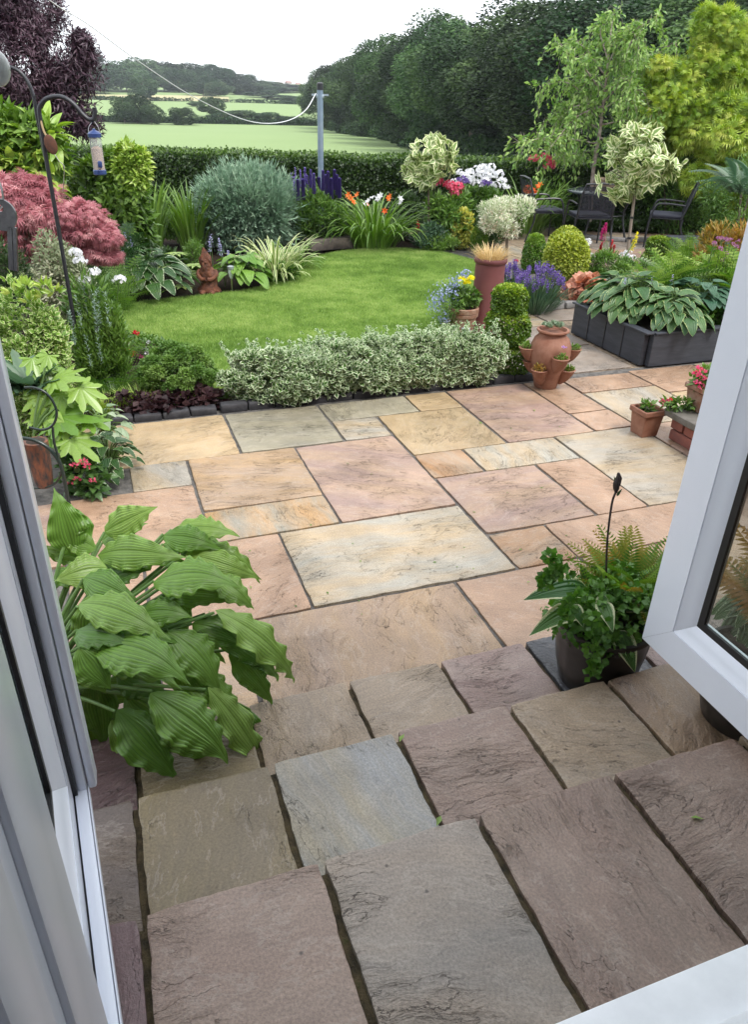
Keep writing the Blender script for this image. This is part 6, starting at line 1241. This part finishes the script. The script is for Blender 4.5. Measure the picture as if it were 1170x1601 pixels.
# raised planter planting
hosta('hosta','blue-green hosta with gold-rimmed leaves spilling over the left side of the raised planter',Vector((4.22,5.15,.26)),M_HOST,110,.16,.42,.28)
hosta('hosta','heart-leaved hosta hanging over the near corner of the raised planter',Vector((4.30,4.82,.27)),M_HOST,110,.145,.36,.22)
hosta('hosta','blue hosta in the middle of the raised planter, under the ferns',Vector((4.72,4.95,.27)),M_HOSTB,90,.15,.40,.26)
hosta('hosta','green hosta tucked in the far left corner of the raised planter',Vector((4.25,5.42,.26)),M_HOST,80,.15,.34,.24)
for x,y,L,lab in ((4.75,5.38,.62,'feathery bright fern at the back left of the raised planter'),(5.25,5.05,.60,'feathery green fern at the front middle of the raised planter'),(5.3,5.4,.62,'feathery bright fern at the back right of the raised planter'),(5.75,5.1,.55,'feathery green fern at the right of the raised planter'),(4.5,5.35,.5,'smaller feathery fern behind the hostas at the left of the raised planter')):
    r=plant('fern',lab,'fern',(x,y,.26)); a=Acc(); n=130; L*=.86; th=RNG.uniform(0,2*PI,n); el=RNG.uniform(.1,1.25,n)
    D=np.stack([np.cos(th)*np.sin(el),np.sin(th)*np.sin(el),np.cos(el)],1); Nn=np.stack([-np.cos(th)*np.cos(el),-np.sin(th)*np.cos(el),np.sin(el)],1)+rvec(n)*.2
    a.inst(FRONDS,np.repeat(np.array((x,y,.26))[None],n,0),D,Nn,L*RNG.uniform(.6,1.05,n)); a.build('foliage',M_FERN,r)
r=plant('creeping_plant','low creeping leaves filling the front edge of the raised planter','plant',(5.0,4.72,.26)); a=Acc(); P,O,i=crown_pts(1700,(5.15,4.74,.29),.75,.12,.10,12,.35,low=-.1,ax=(np.array((1.,0,0)),np.array((0,1.,0)))); leaves(a,P,O,i,LEAFR,.045,w=1.2); a.build('foliage',M_CREEP,r)
r=plant('hosta_flower','slender bare hosta flower stalks leaning over the raised planter','flower stalk',(4.4,4.95,.27)); spikes_from(r,[(4.4,5.0,.3),(4.55,4.95,.3),(4.25,5.2,.3)],[AT(1020,440,5.6),AT(1052,435,5.6),AT(978,440,5.8)],LILAC,'flower',.05,7)
c=G(1150,440); r=plant('chives','tall chive-like stems with small purple heads above the storage box','flowering plant',c); T=[AT(rd.uniform(1115,1175),rd.uniform(372,410),6.9+rd.uniform(-.3,.3)) for _ in range(26)]
stems(r,[[Vector((t.x+rd.uniform(-.05,.05),t.y,.05)),t] for t in T],.003); flower_heads(r,T,'flower_head',petal('chive_petal',[(.32,.13,.26),(.45,.22,.36)]),.028,'pom',20)
a=Acc(); P,O,i=crown_pts(2400,AT(1150,440,6.9),.35,.2,.30,8,.4,(.2,1)); leaves(a,P,O,i,LEAFN,.10,up=1.2); a.build('foliage',M_GRN,r)
# busy lizzies in the square pots
for c,lab,pts,b in ((p1+Vector((0,0,.165)),'pink busy lizzie in the square pot on the slabs',((1040,633),(1046,628),(1050,637),(1036,628)),None),(p2+Vector((0,0,.155)),'bright pink busy lizzies in the square pot on the brick step',((1096,590),(1090,600),(1100,583),(1104,596),(1088,586),(1098,606),(1093,578)),None)):
    r=plant('busy_lizzie',lab,'flowering plant',c); a=Acc(); big='brick' in lab; P,O,i=crown_pts(420 if big else 90,tuple(c+Vector((0,0,.04 if big else .02))),.11 if big else .05,.10 if big else .05,.07 if big else .03,6,.4,(.3,1.05)); leaves(a,P,O,i,LEAFO,.04,w=1.2,up=.4); a.build('foliage',M_GRN,r)
    flower_heads(r,[AT(x,y,fwd(c)-.06) for x,y in pts],'flower',petal('busy_lizzie_petal',[(.70,.07,.18),(.82,.22,.36)]),.034 if big else .026,'pom',18)
c=G(1066,640,.2); r=plant('trailing_plant','green trailing leaves with a red bud on the brick step between the square pots','plant',c); a=Acc(); P,O,i=crown_pts(260,tuple(c+Vector((0,0,.03))),.11,.08,.05,6,.4,(.3,1.05)); leaves(a,P,O,i,LEAFO,.04,w=1.2); a.build('foliage',M_GRN,r); flower_heads(r,[AT(1048,626,fwd(c)-.05)],'flower',RED,.022,'pom',14)
# ---- pot by the right door
c=dp1+Vector((0,0,.24)); cbx=fwd(c); r=plant('creeping_jenny','mounded small-leaved green creeper trailing over the dark ribbed pot','plant',c); a=Acc()
P,O,i=crown_pts(3400,tuple(c+Vector((0,0,.05))),.20,.17,.14,18,.34,(.3,1.08)); leaves(a,P,O,i,LEAFR,.022,w=1.25,up=.3,out=.6); 
for tr_ in (((925,960),(928,985),(924,1010),(930,1035),(926,1055)),((905,930),(890,950),(884,968)),((870,890),(855,905),(852,915)),((945,975),(940,1005),(936,1040)),((885,900),(868,880),(862,870))):
    pts=curve_pts([AT(x,y,cbx-.17) for x,y in tr_],14); 
    for p in pts: o=rvec(4); a.inst(LEAFR,np.array(p)[None]+o*.008,o+UP*.2,-np.array(HD)[None]+UP*.6+rvec(4)*.4,.024,.028)
a.build('foliage',M_CREEP,r,smooth=False)
r=plant('variegated_hosta','cream-edged hosta leaves in the dark ribbed pot','hosta',c); a=Acc(); M_CRH=g('cream_edged_hosta_leaf',[(.04,.12,.03),(.09,.19,.05)],edge=(.62,.66,.40),eth=.72,ribs=7,rough=.35); VH=T_leaf2(.52,.07,.35,9,'ovate',4)
for x,y,x2,y2,b1,b2,w_ in ((925,925,850,908,.0,-.12,.55),(905,955,848,965,-.05,-.18,.5),(925,935,915,885,.05,.08,.75),(955,935,1012,925,0,-.05,.55),(950,950,1020,945,-.02,-.08,.5),(965,985,1000,1045,-.10,-.20,.75),(940,940,960,975,-.1,-.2,.7),(895,945,915,975,-.12,-.18,.8),(945,930,938,965,-.08,-.14,.7)):
    a=Acc(); leaf_at(a,x,y,x2,y2,cbx+b1,cbx+b2,VH,w_*1.5); a.build('leaf',M_CRH,r,smooth=True)
r=fern('bronze_fern','green fern turning bronze, right of the dried flower stalk',(985,945),c.z,g('turning_fern_leaf',[(.10,.20,.03),(.20,.27,.05),(.38,.26,.06)]),44,.24,cbx+.08,FROND,lean=(.2,1.1),spread=.03)
r=fern('fern','green upright fern in the middle of the dark ribbed pot',(975,930),c.z,M_FERN,26,.22,cbx+.02,FROND,lean=(.1,.9),spread=.03)
r=plant('dried_stalk','tall dark dried flower stalk with a bud, rising from the dark pot','flower stalk',c); pts=curve_pts([AT(948,925,cbx-.02),AT(950,850,cbx-.02),AT(957,790,cbx-.02),AT(964,768,cbx-.02)],12)
bm=bm_new(); bm_tube(bm,pts,.0032,8); bm_obj('stem',bm,STEMD,r)
bm=bm_new(); top=AT(966,752,cbx-.02); bm_tube(bm,curve_pts([AT(964,770,cbx-.02),AT(965,758,cbx-.02),AT(968,748,cbx-.02),AT(968,739,cbx-.02)],12),[.004,.006,.008,.0095,.010,.0105,.010,.0095,.009,.008,.0065,.005,.003],10)
for v in bm.verts: v.co+=.002*noise.noise_vector(v.co*150)
bm_obj('bud',bm,STEMD,r); a=Acc(); leaf_at(a,965,776,973,764,cbx-.02,cbx-.02,LEAFO,.8); leaf_at(a,964,760,962,745,cbx-.02,cbx-.02,LEAFO,.7); a.build('bract',M_DARK,r)
# plants of the second pot, seen through the glass
c=dp2+Vector((.10,.02,.21));
r=plant('bronze_fern','bronze fern seen through the glass of the right door','fern',c); a=Acc(); n=64; th=RNG.uniform(-1.3,1.9,n); el=RNG.uniform(.05,1.1,n)
D=np.stack([np.cos(th)*np.sin(el),np.sin(th)*np.sin(el),np.cos(el)],1); Nn=np.stack([-np.cos(th)*np.cos(el),-np.sin(th)*np.cos(el),np.sin(el)],1); a.inst(FROND,np.repeat(np.array(c)[None],n,0),D,Nn,RNG.uniform(.24,.42,n)); a.build('foliage',M_FERNO,r)
hosta('hosta','pale-edged hosta seen through the lower glass of the right door',c+Vector((.10,.08,0)),M_HOSTD,60,.11,.17,.13)
# ------------------------------------------------------------------ the big near hosta
def big_leaf(acc,x,y,x2,y2,wpx,b1,b2,bow=.12,roll=0,curl=.35,rnd_=None,ns=36,nr=26):
    p=AT(x,y,b1); q=AT(x2,y2,b2); ax=(q-p); L=ax.length; d=ax.normalized(); m_=(p+q)/2; tocam=(Vector((0,0,EYE))-m_).normalized(); nn=(tocam*.75+Vector((0,0,.65))); s=d.cross(nn).normalized(); nn=s.cross(d).normalized()
    s=(Matrix.Rotation(roll,3,d)@s); nn=s.cross(d).normalized(); dist=(m_-Vector((0,0,EYE))).length; Wd=wpx/F_PX*dist
    V=[];A=[];Q=[]; ph=rd.uniform(0,6); rr_=rd.random() if rnd_ is None else rnd_
    for i in range(nr+1):
        t=i/nr; ww=Wd*.47*((t/.34)**.6 if t<.34 else max(0,1-((t-.34)/.66)**1.75)**1.25)
        ww=max(ww,.0008); bowz=bow*L*4*t*(1-t)-curl*.25*L*max(0,t-.6)**2*4
        side=.05*L*math.sin(t*3.3+ph)
        for j in range(-ns//2,ns//2+1):
            u=j/(ns/2); au=abs(u)
            rib=math.cos(au*PI*2*6.5)*(.0034)*(1-au*.3)*math.sin(PI*min(1,t*1.05))
            wav=.014*L*4*math.sin(t*34+ph+(1.5 if u>0 else 0)+1.2*math.sin(t*9+ph))*au**3*math.sin(PI*t)**.5
            z=bowz-(.22*ww*au**1.7)*(1)-.10*ww*(1-au)**6*(-1)*-1+rib+wav-.02*L*(au<.04)*.1
            V.append(p+d*(t*L+ .05*L*au*math.sin(PI*t)*-1*(t-.3))+s*(u*ww+side*0)+nn*z+s*side*.6); A.append((rr_,au,t,0))
    m=ns//2*2+1
    for i in range(nr):
        for j in range(m-1): a_=i*m+j; Q.append((a_,a_+1,a_+m+1,a_+m))
    acc.raw([tuple(v) for v in V],None,Q,A); return p
def heromat():
    m,n,o=newmat('big_hosta_leaf'); L=n.links; at=N(n,'ShaderNodeAttribute',attribute_name='lf'); sp=N(n,'ShaderNodeSeparateColor'); L.new(at.outputs['Color'],sp.inputs[0])
    r=ramp(n,[(0,(.045,.13,.03)),(.5,(.14,.29,.04)),(1,(.30,.47,.10))]); L.new(sp.outputs[0],r.inputs[0])
    mm=N(n,'ShaderNodeMath',operation='MULTIPLY',i_1=2*PI*6.5); L.new(sp.outputs[1],mm.inputs[0]); cs=N(n,'ShaderNodeMath',operation='COSINE'); L.new(mm.outputs[0],cs.inputs[0])
    f=N(n,'ShaderNodeMapRange',i_1=-1.0,i_2=-.75,i_3=.75,i_4=0.0); L.new(cs.outputs[0],f.inputs[0]); c=mixc(n,r.outputs[0],(.03,.085,.02),f.outputs[0])
    g_=N(n,'ShaderNodeNewGeometry'); t=N(n,'ShaderNodeTexNoise',i_Scale=55.0,i_Detail=5.0); L.new(g_.outputs['Position'],t.inputs[0]); mr=N(n,'ShaderNodeMapRange',i_3=.78,i_4=1.22); L.new(t.outputs[0],mr.inputs[0]); h=N(n,'ShaderNodeHueSaturation'); L.new(c,h.inputs['Color']); L.new(mr.outputs[0],h.inputs['Value'])
    p=N(n,'ShaderNodeBsdfPrincipled',i_Roughness=.36); L.new(h.outputs[0],p.inputs['Base Color']); b=N(n,'ShaderNodeBump',i_Strength=.35,i_Distance=.002); L.new(t.outputs[0],b.inputs['Height']); L.new(b.outputs[0],p.inputs['Normal'])
    tr=N(n,'ShaderNodeBsdfTranslucent'); tr.inputs[0].default_value=(.16,.34,.04,1); mx=N(n,'ShaderNodeMixShader',i_0=.24); L.new(p.outputs[0],mx.inputs[1]); L.new(tr.outputs[0],mx.inputs[2]); L.new(mx.outputs[0],o.inputs[0]); return m
HM=heromat(); root=Vector(hp0)+Vector((0,0,.25)); hr_=plant('big_hosta','large ribbed bright green hosta leaning out over the steps beside the left door','hosta',root)
HL=[(163,832,243,792,62,1.95,1.95,.10),(268,828,373,838,56,1.95,1.92,.16),(152,872,292,866,62,1.85,1.82,.14),(240,908,374,918,80,1.75,1.72,.18),(120,948,268,992,72,1.60,1.55,.16),(147,1008,297,1066,92,1.52,1.45,.18),(238,1080,358,1198,88,1.50,1.45,.14),(322,1078,424,1206,58,1.58,1.58,.10),(335,958,468,1064,62,1.70,1.74,.16),(362,1015,426,1106,46,1.76,1.72,.12),
(292,862,409,908,48,1.88,1.88,.18),(122,870,80,765,62,1.85,1.88,.10),(150,858,84,838,46,1.88,1.85,.1),(168,890,84,905,62,1.78,1.72,.12),(180,1112,283,1217,80,1.50,1.44,.08),(124,1012,172,1080,62,1.48,1.45,.10),(262,985,346,1086,78,1.66,1.60,.14),(300,975,388,1012,56,1.74,1.74,.12),(150,1060,158,1170,60,1.6,1.55,.1),(165,905,232,892,44,1.82,1.8,.12),(262,925,292,992,52,1.80,1.78,.1),(184,1052,262,1092,62,1.62,1.6,.12),(150,930,128,1040,60,1.66,1.6,.1),(205,950,262,1030,66,1.72,1.68,.1),(310,880,380,905,44,1.85,1.85,.1),(115,800,105,850,50,1.9,1.84,.1),(205,1015,290,985,50,1.75,1.72,.1),(170,1120,152,1190,60,1.62,1.58,.1),(215,960,300,965,58,1.68,1.66,.15),(290,1040,380,1130,60,1.64,1.60,.14),(130,905,215,935,60,1.72,1.66,.16),(255,835,345,860,50,1.9,1.88,.16),(120,985,205,1010,66,1.56,1.5,.16),(200,1085,262,1140,70,1.60,1.56,.12),(330,905,400,950,52,1.80,1.78,.16)]
for t in list(HL)[:22]:
    jx,jy=rd.uniform(-26,14),rd.uniform(-24,26); ex,ey=rd.uniform(-24,10),rd.uniform(-20,20); HL.append((t[0]+jx,t[1]+jy,t[2]+jx+ex,t[3]+jy+ey,t[4]*rd.uniform(.7,.95),t[5]+.07,t[6]+.07,t[7]))
sg=[]
for k,t in enumerate(HL):
    a=Acc(); rn=rd.uniform(.55,1) if k<14 else rd.uniform(.2,.8); p=big_leaf(a,*t[:5],t[5],t[6],t[7],rnd_=rn,roll=rd.uniform(-.25,.25)); a.build('leaf',HM,hr_,smooth=True)
    sg.append(curve_pts([root,root.lerp(p,.55)+Vector((0,0,.03)),p],10))
bm=bm_new()
for s in sg: bm_tube(bm,s,[.0075-.0003*i for i in range(11)],8)
bm_obj('leaf_stalk',bm,mat('hosta_stalk',(.10,.20,.05),.4,(.15,.27,.08),40),hr_)
# fallen leaves and crumbs on the slabs
lit=Acc(); pts=[(690,1275,3),(1080,1278,3),(625,1160,3),(835,640,0),(750,660,0)]
for k in range(46):
    x,y=(rd.uniform(250,1050),rd.uniform(640,980)); p=G(x,y,.003); o=rvec(1); o[0,2]=.05; lit.inst(LEAF,np.array(p)[None],o,UP[None]+rvec(1)*.4,[rd.uniform(.008,.022)],None,[rd.random()])
for x,y,l in pts: p=G(x,y,.004+l*.14); o=rvec(1); o[0,2]=.1; lit.inst(LEAF,np.array(p)[None],o,UP[None]+rvec(1)*.5,[.03],None,[.9])
tag(lit.build('leaf_litter',M_MID),'small scattered leaf bits on the wet slabs','leaf litter',kind='stuff')
sl_=Acc()
for k in range(3): pass
n=2600; P=np.stack([RNG.uniform(-.6,4.5,n),RNG.uniform(4.64,6.6,n),np.full(n,.0)],1); P=P[~((P[:,0]>.6)&(P[:,1]>5.2)&(P[:,0]<3.0))]; keep=P[:,0]<.9; P=P[keep]; o=rvec(len(P)); o[:,2]=.2
sl_.inst(LEAF,P+np.array((0,0,-.035)),o,UP+rvec(len(P))*.5,RNG.uniform(.01,.03,len(P))); tag(sl_.build('soil_litter',g('litter',[(.03,.02,.015),(.10,.06,.035),(.16,.11,.07)])),'leaf mould and crumbs on the bare soil','leaf litter',kind='stuff')

shrub('bed_filler','low mixed greenery at the hedge foot between the iris clumps and the juniper','plant',(232,330,345,408),B(290,385)+.25,M_GRN,5200,.08,LEAFN,.5,14,.34,zb=0,stem=False)
shrub('bed_filler','leafy ground cover filling the bed behind the hosta and iris','plant',(150,375,290,440),B(220,430),M_DARK,5200,.07,LEAFO,.5,14,.34,zb=0,stem=False)
shrub('bed_filler','dark leafy plants between the juniper and the daylilies','plant',(430,340,560,390),B(490,388)+.3,M_DARK,5000,.07,LEAFN,.5,14,.34,zb=0,stem=False)
shrub('bed_filler','dark leafy plants under the white phlox, behind the gold shrub','plant',(690,345,800,392),B(745,388)+.1,M_DARK,4200,.07,LEAFN,.5,14,.34,zb=0,stem=False)

shrub('bed_filler','small mixed leafy plants at the near end of the lawn bed beside the striped grass','plant',(400,405,470,440),B(440,438)-.05,M_GRN,1500,.05,LEAFO,.5,10,.36,zb=0,stem=False)
shrub('bed_filler','low silvery-green plants at the foot of the variegated standard behind the lawn','plant',(655,365,720,396),B(690,393),M_MID,2200,.05,LEAFN,.5,10,.36,zb=0,stem=False,up=.6)
